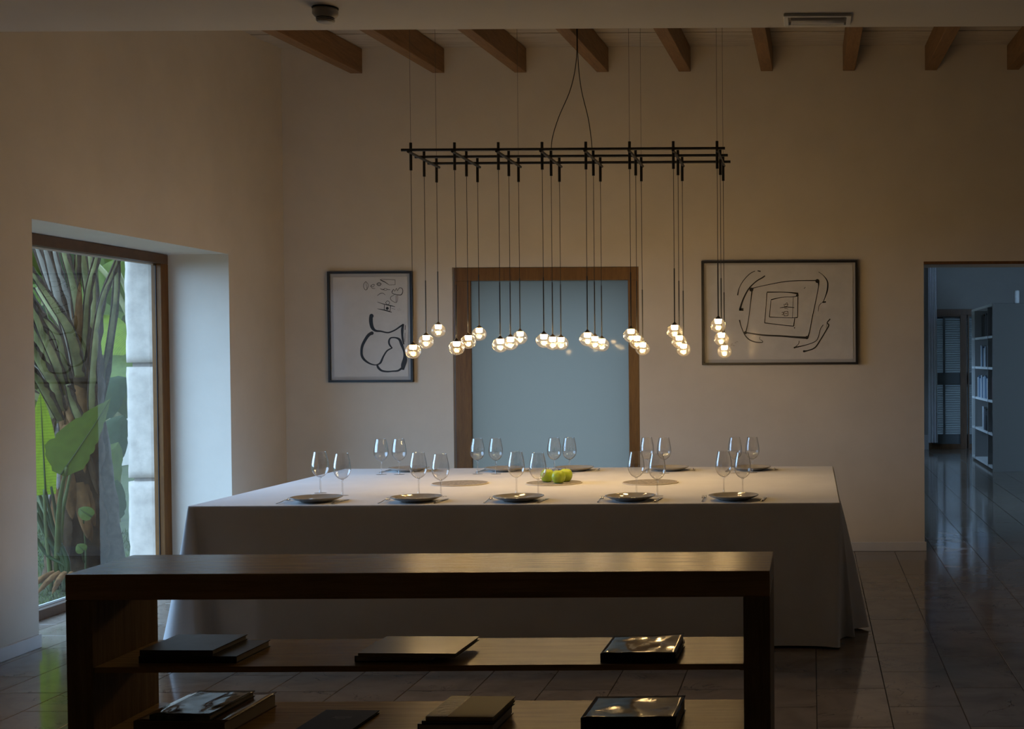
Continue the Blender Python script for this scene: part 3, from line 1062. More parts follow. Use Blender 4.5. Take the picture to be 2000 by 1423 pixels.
SR = [
    [(680, 425, 20), (720, 408, 8), (870, 375, 8), (1040, 345, 9), (1200, 334, 9), (1400, 334, 12)],
    [(1418, 345, 26), (1420, 400, 8), (1390, 560, 8), (1350, 750, 9), (1322, 900, 10), (1300, 972, 18)],
    [(610, 910, 12), (800, 940, 16), (1000, 952, 18), (1150, 965, 20), (1300, 975, 26)],
    [(685, 440, 14), (665, 600, 8), (640, 780, 7), (612, 905, 12)],
    [(720, 222, 7), (660, 255, 8), (590, 330, 8), (545, 410, 8), (525, 492, 14)], [(748, 220, 10), (782, 227, 13)],
    [(830, 276, 12), (800, 298, 14), (730, 340, 12), (650, 420, 14), (590, 530, 16), (555, 630, 20), (552, 662, 26)], [(540, 652, 26), (588, 652, 30)],
    [(1420, 238, 5), (1470, 275, 6), (1518, 345, 13), (1518, 440, 15), (1490, 530, 8), (1472, 575, 9)], [(1462, 578, 14), (1502, 574, 16)], [(1455, 582, 6), (1425, 620, 5), (1416, 680, 4)],
    [(543, 768, 14), (560, 840, 9), (600, 935, 10), (650, 990, 12), (720, 1018, 12), (790, 1022, 10), (795, 1005, 6), (765, 985, 5), (770, 955, 4)],
    [(1550, 765, 12), (1515, 808, 11), (1534, 835, 14), (1500, 900, 12), (1440, 1000, 12), (1380, 1085, 14), (1300, 1118, 12), (1256, 1125, 20)],
    [(1472, 830, 8), (1440, 880, 7), (1420, 960, 8), (1385, 1015, 8), (1280, 1055, 8), (1148, 1083, 16)], [(1155, 1080, 8), (1195, 1045, 6), (1205, 1008, 6)], [(1505, 870, 4), (1512, 820, 4)],
    [(850, 460, 12), (1000, 460, 8), (1100, 465, 10), (1188, 478, 20)], [(1188, 470, 12), (1190, 505, 22)], [(850, 465, 9), (838, 620, 6), (822, 803, 9)],
    [(820, 803, 10), (980, 825, 8), (1142, 843, 9)], [(1156, 755, 8), (1143, 845, 11)],
    [(895, 545, 12), (1020, 518, 6), (1140, 515, 6), (1188, 505, 10)], [(893, 550, 5), (875, 738, 8)], [(875, 738, 9), (1000, 745, 6), (1130, 750, 6), (1188, 745, 12)],
    [(1192, 510, 10), (1188, 742, 8)], [(1140, 520, 4), (1130, 752, 4)],
    [(990, 638, 4), (1060, 628, 9), (1152, 635, 6)], [(1040, 642, 4), (1085, 650, 4)],
    [(1040, 592, 5), (1045, 622, 4), (1078, 614, 5), (1072, 580, 5), (1052, 602, 5), (1082, 598, 4)],
    [(1038, 680, 5), (1080, 676, 5)], [(1080, 676, 5), (1080, 726, 5)], [(1080, 726, 5), (1038, 728, 5)], [(1038, 728, 5), (1038, 680, 5)], [(1012, 690, 5), (1028, 687, 5), (1026, 713, 5), (1012, 711, 5)],
    [(1258, 425, 4), (1275, 408, 5)],
]
picture('framed_drawing', 'wide black framed ink drawing of nested squares right of the frosted door', *PR,
        (-0.815, 0.325, 1.506, 2.240), mapR, SR,
        [(678, 430, 22), (1408, 340, 22), (607, 912, 17), (1290, 972, 18), (1184, 500, 13), (1060, 702, 6), (1152, 862, 6), (1258, 1125, 12), (1152, 1083, 10)],
        [(480, 1040, 34)])

# ------------------------------------------------------------------ table under its cloth
TZ = 0.75
X0, X1, Y0, Y1 = -3.30, 0.148, 6.735, 9.03
ctl = []          # (top x, top y, hem x, hem y) going round the table


def C(tx, ty, hx, hy):
    ctl.append((tx, ty, hx, hy))


for k, x in enumerate([-2.9, -2.5, -2.1, -1.7, -1.3, -0.9, -0.5, -0.2]):
    C(x, Y0, x, Y0 - 0.10 + 0.012 * math.sin(k * 1.9))
C(0.02, Y0, 0.03, 6.628)
C(X1 - 0.01, Y0, 0.137, 6.615)
C(X1, Y0 + 0.004, 0.128, 6.77)
C(X1, Y0 + 0.03, 0.175, 6.90)
C(X1, Y0 + 0.08, 0.226, 6.87)
C(X1, Y0 + 0.16, 0.205, 7.03)
C(X1, Y0 + 0.26, 0.312, 7.11)
C(X1, Y0 + 0.42, 0.20, 7.30)
C(X1, Y0 + 0.62, 0.27, 7.50)
yy = 7.36
k = 0
while yy < 8.7:
    yy += 0.17
    k += 1
    C(X1, yy, (0.19 if k % 2 else 0.26), yy + 0.1)
C(X1, Y1 - 0.02, 0.26, 9.10)
C(X1 - 0.02, Y1, 0.18, 9.16)
for k, x in enumerate([-0.2, -0.7, -1.2, -1.7, -2.2, -2.7, -3.1]):
    C(x, Y1, x, Y1 + 0.09 + 0.02 * (k % 2))
C(X0 + 0.02, Y1, -3.34, 9.16)
C(X0, Y1 - 0.02, -3.45, 9.10)
yy = 8.98
k = 0
while yy > 7.5:
    yy -= 0.17
    k += 1
    C(X0, yy, (-3.36 if k % 2 else -3.44), yy + 0.02)
C(X0, 7.40, -3.40, 7.38)
C(X0, 7.20, -3.47, 7.25)
C(X0, 7.02, -3.50, 7.05)
C(X0, 6.90, -3.52, 6.93)
C(X0, 6.80, -3.485, 6.835)
C(X0 + 0.004, Y0 + 0.01, -3.40, 6.73)
C(X0 + 0.02, Y0, -3.28, 6.685)
C(X0 + 0.035, Y0, -3.20, 6.675)
C(X0 + 0.05, Y0, -3.165, 6.735)
C(X0 + 0.10, Y0, -3.14, 6.75)
C(X0 + 0.22, Y0, -3.05, 6.70)
loop = catmull(ctl + ctl[:1], 8)[:-1]
# keep the table edge itself straight
N = len(loop)
rows_t = [0, 0.012, 0.03, 0.07, 0.13, 0.2, 0.3, 0.4, 0.5, 0.6, 0.7, 0.8, 0.9, 1.0]
m = MB()
cx, cy = (X0 + X1) / 2, (Y0 + Y1) / 2
for t in rows_t:
    for j, (tx, ty, hx, hy) in enumerate(loop):
        tx = min(max(tx, X0), X1)
        ty = min(max(ty, Y0), Y1)
        e = t ** 0.9
        bulge = 0.006 * math.sin(min(t / 0.03, 1) * PI / 2)
        dx, dy = hx - tx, hy - ty
        z = TZ - (TZ - 0.010 - 0.006 * math.sin(j * 0.13)) * t
        if t == 0:
            tx = min(max(tx, X0 + 0.006), X1 - 0.006)
            ty = min(max(ty, Y0 + 0.006), Y1 - 0.006)
        if t == 0:
            e = 0
        if t == 0.012:
            z = TZ - 0.005
            e = 0.004
        m.v.append((tx + dx * e, ty + dy * e, z))
for i in range(len(rows_t) - 1):
    for j in range(N):
        j2 = (j + 1) % N
        m.f.append((i * N + j, (i + 1) * N + j, (i + 1) * N + j2, i * N + j2))
m.f.append(tuple(range(N)))
tc = obj('tablecloth', m, M['cloth'], smooth=True)
tag(tc, 'grey tablecloth draped to the floor over the long dining table', 'tablecloth')
me = tc.data
for p in me.polygons:
    if len(p.vertices) > 4:
        p.use_smooth = False

# ------------------------------------------------------------------ things on the table
ZT = TZ + 0.0005
order5 = ['leftmost', 'second from left', 'middle', 'second from right', 'rightmost']


def lathe_mesh(name, prof, mat, n=40, smooth=True):
    return mesh_of(name, MB().lathe(prof, n), mat, smooth=smooth)


# plates
plate_me = lathe_mesh('dinner_plate', [(0, 0.003), (0.072, 0.003), (0.074, 0), (0.080, 0), (0.083, 0.004), (0.110, 0.012), (0.132, 0.0215), (0.1375, 0.026),
                                       (0.1355, 0.0275), (0.128, 0.0245), (0.105, 0.0155), (0.08, 0.0085), (0.04, 0.007), (0, 0.007)], M['plate'], 56)
near_p = [(-2.687, 6.925), (-2.144, 6.915), (-1.590, 6.915), (-0.984, 6.91), (-0.425, 6.905)]
far_p = [(-2.776, 8.80), (-2.111, 8.765), (-1.633, 8.77), (-0.979, 8.745), (-0.416, 8.73)]


def place(name, me, loc, rz, label, cat, group):
    o = bpy.data.objects.new(name, me)
    COL.objects.link(o)
    o.location = loc
    o.rotation_euler = (0, 0, rz)
    return tag(o, label, cat, group)


for side, ps, txt in (('near', near_p, 'near edge of the table'), ('far', far_p, 'far edge of the table')):
    for k, (x, y) in enumerate(ps):
        place('dinner_plate', plate_me, (x, y, ZT), 0, 'grey stoneware dinner plate on the %s, %s of five' % (txt, order5[k]), 'plate', 'dinner plates')


# cutlery: handle end at -y, tip at +y
def fork_mesh():
    m = MB()
    pts = [(0, -0.10, 0.004), (0, -0.06, 0.0045), (0, 0.0, 0.009), (0, 0.03, 0.010), (0, 0.05, 0.006)]
    m.tube(catmull(pts, 4), [0.0052] * 4 + [0.0042] * 4 + [0.003] * 4 + [0.0035] * 4 + [0.008], 8, 0.4, side=(1, 0, 0))
    m.box(-0.0125, 0.0125, 0.048, 0.062, 0.0045, 0.007)
    for x in (-0.0108, -0.0036, 0.0036, 0.0108):
        m.tube([(x, 0.060, 0.0058), (x, 0.08, 0.0075), (x, 0.10, 0.0155)], [0.0019, 0.0018, 0.0009], 6)
    return mesh_of('fork', m, M['steel'], smooth=True)


def knife_mesh():
    m = MB()
    m.tube([(0, -0.11, 0.004), (0, -0.09, 0.0045), (0, -0.02, 0.004), (0, 0.0, 0.004)], [0.0065, 0.0075, 0.006, 0.0055], 10, 0.5, side=(1, 0, 0))
    pr = [(0, 0.0, 0.0045), (0, 0.02, 0.004), (0, 0.07, 0.003), (0, 0.10, 0.002), (0, 0.112, 0.0016)]
    m.tube(pr, [0.0055, 0.0085, 0.0095, 0.007, 0.0015], 8, 0.16, side=(1, 0, 0))
    return mesh_of('knife', m, M['steel'], smooth=True)


fk, kn = fork_mesh(), knife_mesh()
forks_n = [(-2.853, 6.895), (-2.309, 6.89), (-1.747, 6.89), (-1.143, 6.89), (-0.588, 6.90)]
knives_n = [(-2.548, 6.905), (-2.004, 6.905), (-1.455, 6.905), (-0.832, 6.91), (-0.262, 6.91)]
for k, (x, y) in enumerate(forks_n):
    place('fork', fk, (x, y, ZT), 0.03, 'steel fork left of the %s plate on the near edge' % order5[k], 'fork', 'forks on the near side')
for k, (x, y) in enumerate(knives_n):
    place('knife', kn, (x, y, ZT), -0.05, 'steel knife right of the %s plate on the near edge' % order5[k], 'knife', 'knives on the near side')
for k, (x, y) in enumerate(far_p):
    place('fork', fk, (x + 0.165, y + 0.02, ZT), PI + 0.1, 'steel fork right of the %s plate on the far edge' % order5[k], 'fork', 'forks on the far side')
    place('knife', kn, (x - 0.158, y - 0.01, ZT), PI - 0.06, 'steel knife left of the %s plate on the far edge' % order5[k], 'knife', 'knives on the far side')

# wine glasses
bowl_p = [(0.0, 0.0915), (0.010, 0.0925), (0.022, 0.0985), (0.033, 0.109), (0.0425, 0.124), (0.0468, 0.140), (0.0472, 0.155), (0.0455, 0.175), (0.0415, 0.200), (0.0365, 0.222), (0.0335, 0.2385)]
bowl_prof = [(max(a, 0), b) for a, b in catmull([(r_, z) for r_, z in bowl_p], 4)]
bowl_prof[0] = (0, bowl_p[0][1])
stem_prof = [(0.0075, 0.0035), (0.0060, 0.008), (0.0050, 0.02), (0.0043, 0.045), (0.0045, 0.07), (0.0052, 0.084), (0.0085, 0.0905), (0.0, 0.0912)]
foot_prof = [(0, 0.0005), (0.0335, 0.0005), (0.0345, 0.0012), (0.033, 0.0018), (0.018, 0.0028), (0.0065, 0.0042), (0, 0.005)]
bowl_in = [(max(r_ - 0.0009, 0), z + (0.0015 if r_ < 0.03 and z < 0.12 else 0)) for r_, z in reversed(bowl_prof)]
gbowl = lathe_mesh('bowl', bowl_prof + [(0.0331, 0.2390)] + bowl_in, M['wine_glass'], 40)
M['stem_glass'] = thin_glass('solid_stem_glass', (0.96, 0.96, 0.96), 0.0, 3.2, edge=(0.45, 0.46, 0.48))
gstem = lathe_mesh('stem', stem_prof, M['stem_glass'], 16)
M['foot_glass'] = thin_glass('glass_foot', (0.99, 0.99, 0.99), 0.0, 0.9)
gfoot = lathe_mesh('foot', foot_prof, M['foot_glass'], 32)
near_g = [(-2.836, 7.369), (-2.655, 7.221), (-2.234, 7.254), (-2.075, 7.138), (-1.685, 7.281), (-1.537, 7.164), (-0.997, 7.245), (-0.861, 7.102), (-0.501, 7.246), (-0.389, 7.158)]
far_g = [(-2.881, 8.548), (-2.759, 8.541), (-2.237, 8.547), (-2.112, 8.539), (-1.725, 8.554), (-1.628, 8.58), (-1.104, 8.554), (-0.986, 8.525), (-0.513, 8.517), (-0.398, 8.530)]
gproto = None
for side, gs in (('near', near_g), ('far', far_g)):
    for k, (x, y) in enumerate(gs):
        lab = 'wine glass, %s one of the pair by the %s plate, %s side' % (('left', 'right')[k % 2], order5[k // 2], side)
        if gproto is None:
            gproto = thing('wine_glass', lab, 'glass', (x, y, ZT), 0, 'wine glasses')
            for nm, me_ in (('bowl', gbowl), ('stem', gstem), ('foot', gfoot)):
                obj(nm, me_, None, gproto)
            remember(gproto)
        else:
            g = copy_tree(gproto)
            g.location = (x, y, ZT)
            g['label'] = lab

# round mats in the middle
mp = None
for k, (x, y, lab) in enumerate([(-2.173, 7.885, 'round grey woven mat left of the apples on the table'),
                                 (-1.594, 7.885, 'round grey woven mat under the green apples'),
                                 (-0.999, 7.885, 'round grey woven mat right of the apples on the table')]):
    if mp is None:
        mp = thing('table_mat', lab, 'mat', (x, y, ZT), 0, 'round mats along the middle of the table')
        obj('disc', MB().lathe([(0, 0.0005), (0.168, 0.0005), (0.168, 0.004), (0, 0.0045)], 64), M['mat'], mp, local=True)
        obj('edge_binding', MB().lathe([(0.167, 0.0003), (0.172, 0.0005), (0.173, 0.0025), (0.171, 0.005), (0.1665, 0.0052)], 64), M['mat_rim'], mp, local=True, smooth=True)
        remember(mp)
    else:
        o = copy_tree(mp)
        o.location = (x, y, ZT)
        o['label'] = lab

# apples
ap = [(0, 0.006), (0.008, 0.003), (0.016, 0.0008), (0.024, 0.003), (0.034, 0.013), (0.0405, 0.029), (0.042, 0.043), (0.039, 0.058), (0.031, 0.071), (0.020, 0.0775), (0.011, 0.0765), (0.004, 0.070), (0, 0.0675)]
apf = [(max(a, 0), b) for a, b in catmull(ap, 3)]
am = MB().lathe(apf, 32)
am.v = [(x * (1 + 0.02 * math.cos(5 * math.atan2(y, x))), y * (1 + 0.02 * math.cos(5 * math.atan2(y, x))), z) for x, y, z in am.v]
apple_me = mesh_of('skin', am, M['apple'], smooth=True)
stem_me = mesh_of('stem', MB().tube([(0, 0, 0.066), (0.001, 0, 0.078), (0.004, 0.001, 0.088)], [0.0018, 0.0014, 0.002], 6), M['apple_stem'], smooth=True)
aproto = None
for x, y, rz, tilt, lab in [(-1.645, 7.915, 0.3, 0.10, 'green apple on the middle mat, left of three'),
                            (-1.555, 7.835, 1.4, -0.06, 'green apple on the middle mat, front one of three'),
                            (-1.532, 7.945, 2.3, 0.05, 'green apple on the middle mat, behind the front one')]:
    if aproto is None:
        aproto = thing('apple', lab, 'apple', (x, y, ZT + 0.0045), rz, 'green apples')
        obj('skin', apple_me, None, aproto)
        obj('stem', stem_me, None, aproto)
        remember(aproto)
        a = aproto
    else:
        a = copy_tree(aproto)
        a['label'] = lab
    a.location = (x, y, ZT + 0.0045)
    a.rotation_euler = (0, 0, rz)
    if lab.endswith('left of three'):
        a.rotation_euler = (0.0, 0.10, rz)
        a.location = (x, y, ZT + 0.0058)

# ------------------------------------------------------------------ chandelier
CY = (7.60, 7.86, 8.12)
CXS = [-2.368 + 0.2593 * k for k in range(8)]
ZBAR = 2.756
ch = thing('chandelier', 'long black grid chandelier with 24 lit glass globes over the table', 'chandelier', (-1.46, 7.86, ZBAR))
for y in CY:
    obj('long_bar', MB().tube([(-2.42, y, ZBAR), (-0.505, y, ZBAR)], 0.0085, 10), M['black_metal'], ch, smooth=False)
for x in CXS:
    obj('cross_bar', MB().tube([(x + 0.004, CY[0] - 0.05, ZBAR - 0.017), (x + 0.004, CY[2] + 0.055, ZBAR - 0.017)], 0.0085, 10), M['black_metal'], ch)
GZ = [(1.566, 1.585, 1.599, 1.625, 1.633, 1.653, 1.675, 1.710),
      (1.627, 1.625, 1.614, 1.613, 1.615, 1.616, 1.617, 1.632),
      (1.700, 1.677, 1.653, 1.615, 1.605, 1.578, 1.570, 1.558)]
globe_prof = [(0.0168 * 0 + 0.016, 0.0392)]
for k in range(1, 25):
    a = -PI / 2 + PI * (1 - k / 24) * 0.89
    globe_prof.append((max(0.0465 * math.cos(a), 0), 0.0435 * math.sin(a)))
globe_prof[-1] = (0, -0.0435)
globe_me = lathe_mesh('globe', globe_prof, M['globe_glass'], 40)
cap_me = lathe_mesh('cap', [(0, 0.058), (0.0035, 0.058), (0.005, 0.055), (0.012, 0.047), (0.021, 0.0405), (0.021, 0.0375), (0, 0.0375)], M['cap_metal'], 28, False)
lamp_me = lathe_mesh('lamp', [(0, 0.0372), (0.0195, 0.0372), (0.0205, 0.034), (0.0185, 0.014), (0.013, 0.0105), (0, 0.010)], M['lamp'], 20)
tube_me = mesh_of('pendant', MB().tube([(0, 0, 0.056), (0, 0, 0.375)], 0.0036, 8), M['black_metal'])
for j, y in enumerate(CY):
    for k, x in enumerate(CXS):
        gz = GZ[j][k]
        obj('socket_rod', MB().tube([(x, y + 0.013, ZBAR - 0.118), (x, y + 0.013, ZBAR + 0.045)], 0.0085, 10), M['black_metal'], ch)
        p = obj('pendant', tube_me, None, ch)
        p.location = (x + 1.46, y + 0.013 - 7.86, gz - ZBAR)
        for nm, me_ in (('globe', globe_me), ('cap', cap_me), ('lamp', lamp_me)):
            obj(nm, me_, None, p)
        obj('cable', MB().tube([(0, 0, 0.375), (0, 0, ZBAR - 0.118 - gz)], 0.0017, 6), M['black_metal'], p, local=True)
for (k, j) in ((0, 0), (0, 2), (2, 2), (5, 0), (5, 2), (7, 0), (7, 2)):
    x, y = CXS[k], CY[j] + 0.013
    obj('suspension_wire', MB().tube([(x, y, ZBAR + 0.045), (x, y, roof_z(y) - 0.001)], 0.0011, 6), M['wire'], ch)
zt = roof_z(7.86)
for sgn, xe in ((-1, -1.585), (1, -1.334)):
    xc = -1.421
    pts = [(xc + 0.003 * sgn, 7.86, zt - 0.001), (xc + 0.003 * sgn, 7.86, 3.6), (xc + 0.004 * sgn, 7.86, 3.36), (xc + (xe - xc) * 0.25, 7.86, 3.17),
           (xc + (xe - xc) * 0.72, 7.86, 2.99), (xe - 0.006 * sgn, 7.86, 2.86), (xe, 7.86, 2.765)]
    obj('power_cable', MB().tube(catmull(pts, 6), 0.0026, 6), M['black_metal'], ch, smooth=True)

# ------------------------------------------------------------------ bench with books in front
bn = thing('console_bench', 'dark oak open console shelf in the foreground', 'console', (-1.3, 4.44, 0))
bx0, bx1, by0, by1 = -2.478, -0.142, 4.228, 4.655
bw = M['bench_wood']
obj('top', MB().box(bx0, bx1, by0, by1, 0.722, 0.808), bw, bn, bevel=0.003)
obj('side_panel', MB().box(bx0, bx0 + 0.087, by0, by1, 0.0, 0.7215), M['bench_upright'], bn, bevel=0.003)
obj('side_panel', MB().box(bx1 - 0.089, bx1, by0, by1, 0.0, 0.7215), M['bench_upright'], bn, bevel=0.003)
for z in (0.478, 0.248):
    obj('shelf', MB().box(bx0 + 0.088, bx1 - 0.090, by0 + 0.006, by1 - 0.004, z, z + 0.020), bw, bn, bevel=0.002)
    obj('shelf_peg', MB().box(bx1 - 0.104, bx1 - 0.0895, by0 + 0.04, by0 + 0.06, z - 0.010, z - 0.0005), bw, bn)
obj('plinth', MB().box(bx0 + 0.088, bx1 - 0.090, by0 + 0.006, by1 - 0.004, 0.0, 0.05), bw, bn, bevel=0.002)

mk = lambda n_, c_, r_=0.35, **k: plain(n_, c_, r_, **k)
M['jacket_black'] = mk('black_jacket', (0.030, 0.026, 0.024), 0.4, spec=0.2)
M['jacket_plum'] = mk('charcoal_jacket', (0.05, 0.044, 0.046), 0.4, var=0.3, scale=10.0, spec=0.25)
M['jacket_olive'] = mk('olive_jacket', (0.16, 0.125, 0.062), 0.22, var=0.06, scale=7.0, spec=0.15)
M['jacket_sand'] = mk('sand_jacket', (0.27, 0.19, 0.06), 0.5, spec=0.1)
M['jacket_slate'] = mk('slate_cloth', (0.022, 0.025, 0.032), 0.7, spec=0.1)
M['print_grey'] = mk('grey_print', (0.14, 0.15, 0.17), 0.6)
M['strip_silver'] = mk('dark_silver_strip', (0.05, 0.04, 0.03), 0.25, bmp=0.3, scale=60.0, spec=0.1)
M['wrap_black'] = two_tone_wrap('black_wrapped_jacket', (0.010, 0.008, 0.007), (0.035, 0.025, 0.018))
M['wrap_grey'] = two_tone_wrap('grey_wrapped_jacket', (0.03, 0.035, 0.04), (0.10, 0.11, 0.10))
M['jacket_brown'] = mk('red_brown_jacket', (0.07, 0.028, 0.016), 0.25, coat=0.5)


def board(w, d, t, wavy=0.0, seed=0.0, lift=0.0):
    """cover board of a book lying flat; spine to the front edge"""
    m = MB()
    nx, ny = (18, 12) if wavy else (1, 1)
    for s, zz_ in ((0, 0), (1, t)):
        for i in range(ny + 1):
            for k in range(nx + 1):
                u, v = k / nx, i / ny
                h = 0
                if wavy:
                    h = wavy * (noise.noise(Vector((u * 3.2 + seed, v * 2.4, seed))) + 0.5 * noise.noise(Vector((u * 7 + seed, v * 6, seed + 4))))
                    edge = min(u, v, 1 - u, 1 - v)
                    h = max(h, -t * 0.3) * min(1, edge * 9 + 0.15) + lift * (u ** 3) * (v ** 2)
                m.v.append((u * w, v * d, zz_ + h))
    n1 = (nx + 1) * (ny + 1)
    for i in range(ny):
        for k in range(nx):
            a = i * (nx + 1) + k
            q = (a, a + 1, a + nx + 2, a + nx + 1)
            m.f.append(tuple(x + n1 for x in q))
            m.f.append(q[::-1])
    rim = list(range(nx + 1)) + [i * (nx + 1) + nx for i in range(1, ny + 1)] + [ny * (nx + 1) + k for k in range(nx - 1, -1, -1)] + [i * (nx + 1) for i in range(ny - 1, 0, -1)]
    for a, b in zip(rim, rim[1:] + rim[:1]):
        m.f.append((a, b, b + n1, a + n1))
    return m


def book(label, x, y, z, w, d, t, rz, mat, wavy=0.0, seed=0.0, lift=0.0, group=None, spine='front', back_mat=None):
    b = thing('book', label, 'book', (x, y, z), rz, group)
    ct = 0.003
    o = obj('back_cover', board(w, d, ct), back_mat or mat, b, local=True)
    o = obj('front_cover', board(w, d, ct, wavy, seed, lift), mat, b, local=True, smooth=bool(wavy))
    o.location = (0, 0, t - ct)
    if spine == 'front':
        obj('spine', MB().box(0, w, 0, 0.003, ct, t - ct), back_mat or mat, b, local=True)
        obj('pages', MB().box(0.004, w - 0.004, 0.003, d - 0.004, ct, t - ct), M['page'], b, local=True)
    else:
        obj('spine', MB().box(0, 0.003, 0, d, ct, t - ct), back_mat or mat, b, local=True)
        obj('pages', MB().box(0.003, w - 0.004, 0.004, d - 0.004, ct, t - ct), M['page'], b, local=True)
    return b


ZM, ZB = 0.4985, 0.2685
book('black hardback under the charcoal book at the left of the middle shelf', -2.268, 4.285, ZM, 0.333, 0.252, 0.024, -0.03, M['jacket_black'])
book('charcoal hardback on top of the black book at the left of the middle shelf', -2.268, 4.292, ZM + 0.0245, 0.249, 0.25, 0.018, -0.03, M['jacket_plum'])
book('dark hardback under the olive landscape book, middle shelf centre', -1.542, 4.285, ZM, 0.262, 0.22, 0.021, 0.02, M['jacket_black'], spine='left')
book('olive landscape book on top, at the centre of the middle shelf', -1.522, 4.262, ZM + 0.0215, 0.330, 0.262, 0.014, -0.04, M['jacket_olive'])
book('thin brown book under the glossy dark book, middle shelf right', -0.712, 4.262, ZM, 0.256, 0.235, 0.018, -0.02, M['jacket_black'])
book('glossy dark book in crumpled clear wrap at the right of the middle shelf', -0.707, 4.232, ZM + 0.0185, 0.250, 0.275, 0.017, -0.01, M['wrap_black'], 0.0032, 2.0, 0.010)
book('large red brown book at the bottom of the left stack on the lower shelf', -2.268, 4.245, ZB, 0.312, 0.365, 0.046, -0.06, M['jacket_brown'], 0.003, 5.0, 0.006)
book('shiny grey book in clear wrap on top of the left stack on the lower shelf', -2.215, 4.246, ZB + 0.0475, 0.205, 0.315, 0.018, -0.05, M['wrap_grey'], 0.006, 9.0, 0.002)
bk = book('thin slate cloth booklet lying alone on the lower shelf', -1.737, 4.238, ZB, 0.192, 0.262, 0.011, -0.06, M['jacket_slate'])
for q, ww in enumerate((0.062, 0.066, 0.034)):
    obj('printed_line', MB().box(0.098 - ww / 2, 0.098 + ww / 2, 0.176 - 0.012 * q, 0.1785 - 0.012 * q, 0.011, 0.0113), M['print_grey'], bk, local=True)
book('dark hardback under the sand coloured book, lower shelf centre', -1.318, 4.236, ZB, 0.255, 0.25, 0.034, -0.03, M['jacket_black'], spine='left')
book('thin dark book between the sand coloured book and the lowest one, lower shelf centre', -1.304, 4.236, ZB + 0.0345, 0.245, 0.25, 0.010, -0.04, M['jacket_black'], spine='left')
bk = book('sand coloured hardback with a dark silver spine strip on the lower shelf', -1.290, 4.234, ZB + 0.045, 0.228, 0.262, 0.014, -0.05, M['jacket_sand'], spine='left')
obj('spine_strip', MB().box(0.0, 0.073, 0.0005, 0.2615, 0.014, 0.0144), M['strip_silver'], bk, local=True)
book('large shiny black book at the right of the lower shelf', -0.775, 4.236, ZB, 0.318, 0.275, 0.050, -0.02, M['wrap_black'], 0.0028, 13.0, 0.004)

# ------------------------------------------------------------------ garden
GR = -0.14
struct('ground', MB().box(-40, -4.8, -20, 60, GR - 0.3, GR).box(-4.8, 0.64, 10.72, 60, GR - 0.3, GR).box(0.64, 40, 21.5, 60, GR - 0.3, GR), M['grass_soil'])
struct('patio', MB().box(-4.8, 0.64, 10.72, 24, GR, GR + 0.04), M['paving'])
m = MB()
for k in range(9000):
    y = random.uniform(7.9, 12.5)
    x = -4.9 - random.random() ** 1.4 * 3.4
    h = random.uniform(0.025, 0.06)
    a = random.uniform(0, 2 * PI)
    dx, dy = math.cos(a) * 0.004, math.sin(a) * 0.004
    lx, ly = random.uniform(-0.03, 0.03), random.uniform(-0.03, 0.03)
    m.add([(x - dx, y - dy, GR), (x + dx, y + dy, GR), (x + lx, y + ly, GR + h)], [(0, 1, 2)])
tag(obj('lawn', m, M['grass']), 'short green lawn outside the garden window', 'lawn', kind='stuff')
tag(obj('garden_wall', MB().box(-11.2, -11.0, 13.5, 26, GR, 1.15).box(-11.25, -10.95, 13.5, 26, 1.15, 1.22), M['garden_wall'], bevel=0.01), 'low pale garden wall behind the plants', 'wall')


def leaf_blade(base, tip, half, droop=0.05, fold=0.25, nrm=(1, 0, 0.2), prof=None, n=14, tear=0.0, seed=0, asym=0.0):
    """broad leaf from base to tip; half = widest half width; nrm = facing direction"""
    b, t = Vector(base), Vector(tip)
    d = t - b
    L = d.length
    d.normalize()
    nn = Vector(nrm)
    nn = (nn - d * nn.dot(d)).normalized()
    s = d.cross(nn)
    m = MB()
    m.uv = []
    cols = (-1, -0.66, -0.33, 0, 0.33, 0.66, 1)
    for i in range(n + 1):
        u = i / n
        w = half * (prof(u) if prof else (math.sin(PI * min(1, u * 0.93 + 0.07) ** 0.75) ** 0.62 if u < 1 else 0))
        c = b + d * (L * u) - nn * (droop * 4 * u * (1 - u) * -1)
        for q in cols:
            rp = 0.012 * noise.noise(Vector((u * 9 + seed, q * 3, seed)))
            tr = tear * abs(q) * max(0, noise.noise(Vector((u * 16 + seed, (q > 0) * 9.0, seed))))
            p = c + s * (w * q * (1 - tr) * (1 - asym if q > 0 else 1 + asym)) - nn * (fold * w * q * q) + nn * rp
            m.v.append(tuple(p))
            m.uv.append((u * 3, q))
    k = len(cols)
    for i in range(n):
        for j in range(k - 1):
            a = i * k + j
            m.f.append((a, a + 1, a + k + 1, a + k))
    return m


# the big palm-like plant: trunk, fan of petioles with dry edges
pt = thing('strelitzia_tree', 'tall palm-like plant with fanned leaf stalks right outside the garden window', 'plant', (-5.58, 9.7, GR))
tr = [(-5.6, 9.7, -0.15, 0.22), (-5.59, 9.7, -0.02, 0.19), (-5.58, 9.7, 0.25, 0.172), (-5.575, 9.7, 0.50, 0.162), (-5.57, 9.7, 0.80, 0.155), (-5.575, 9.7, 1.05, 0.155),
      (-5.57, 9.7, 1.30, 0.165), (-5.56, 9.7, 1.50, 0.15), (-5.55, 9.7, 1.72, 0.09), (-5.55, 9.7, 1.86, 0.03)]
trc = catmull(tr, 7)


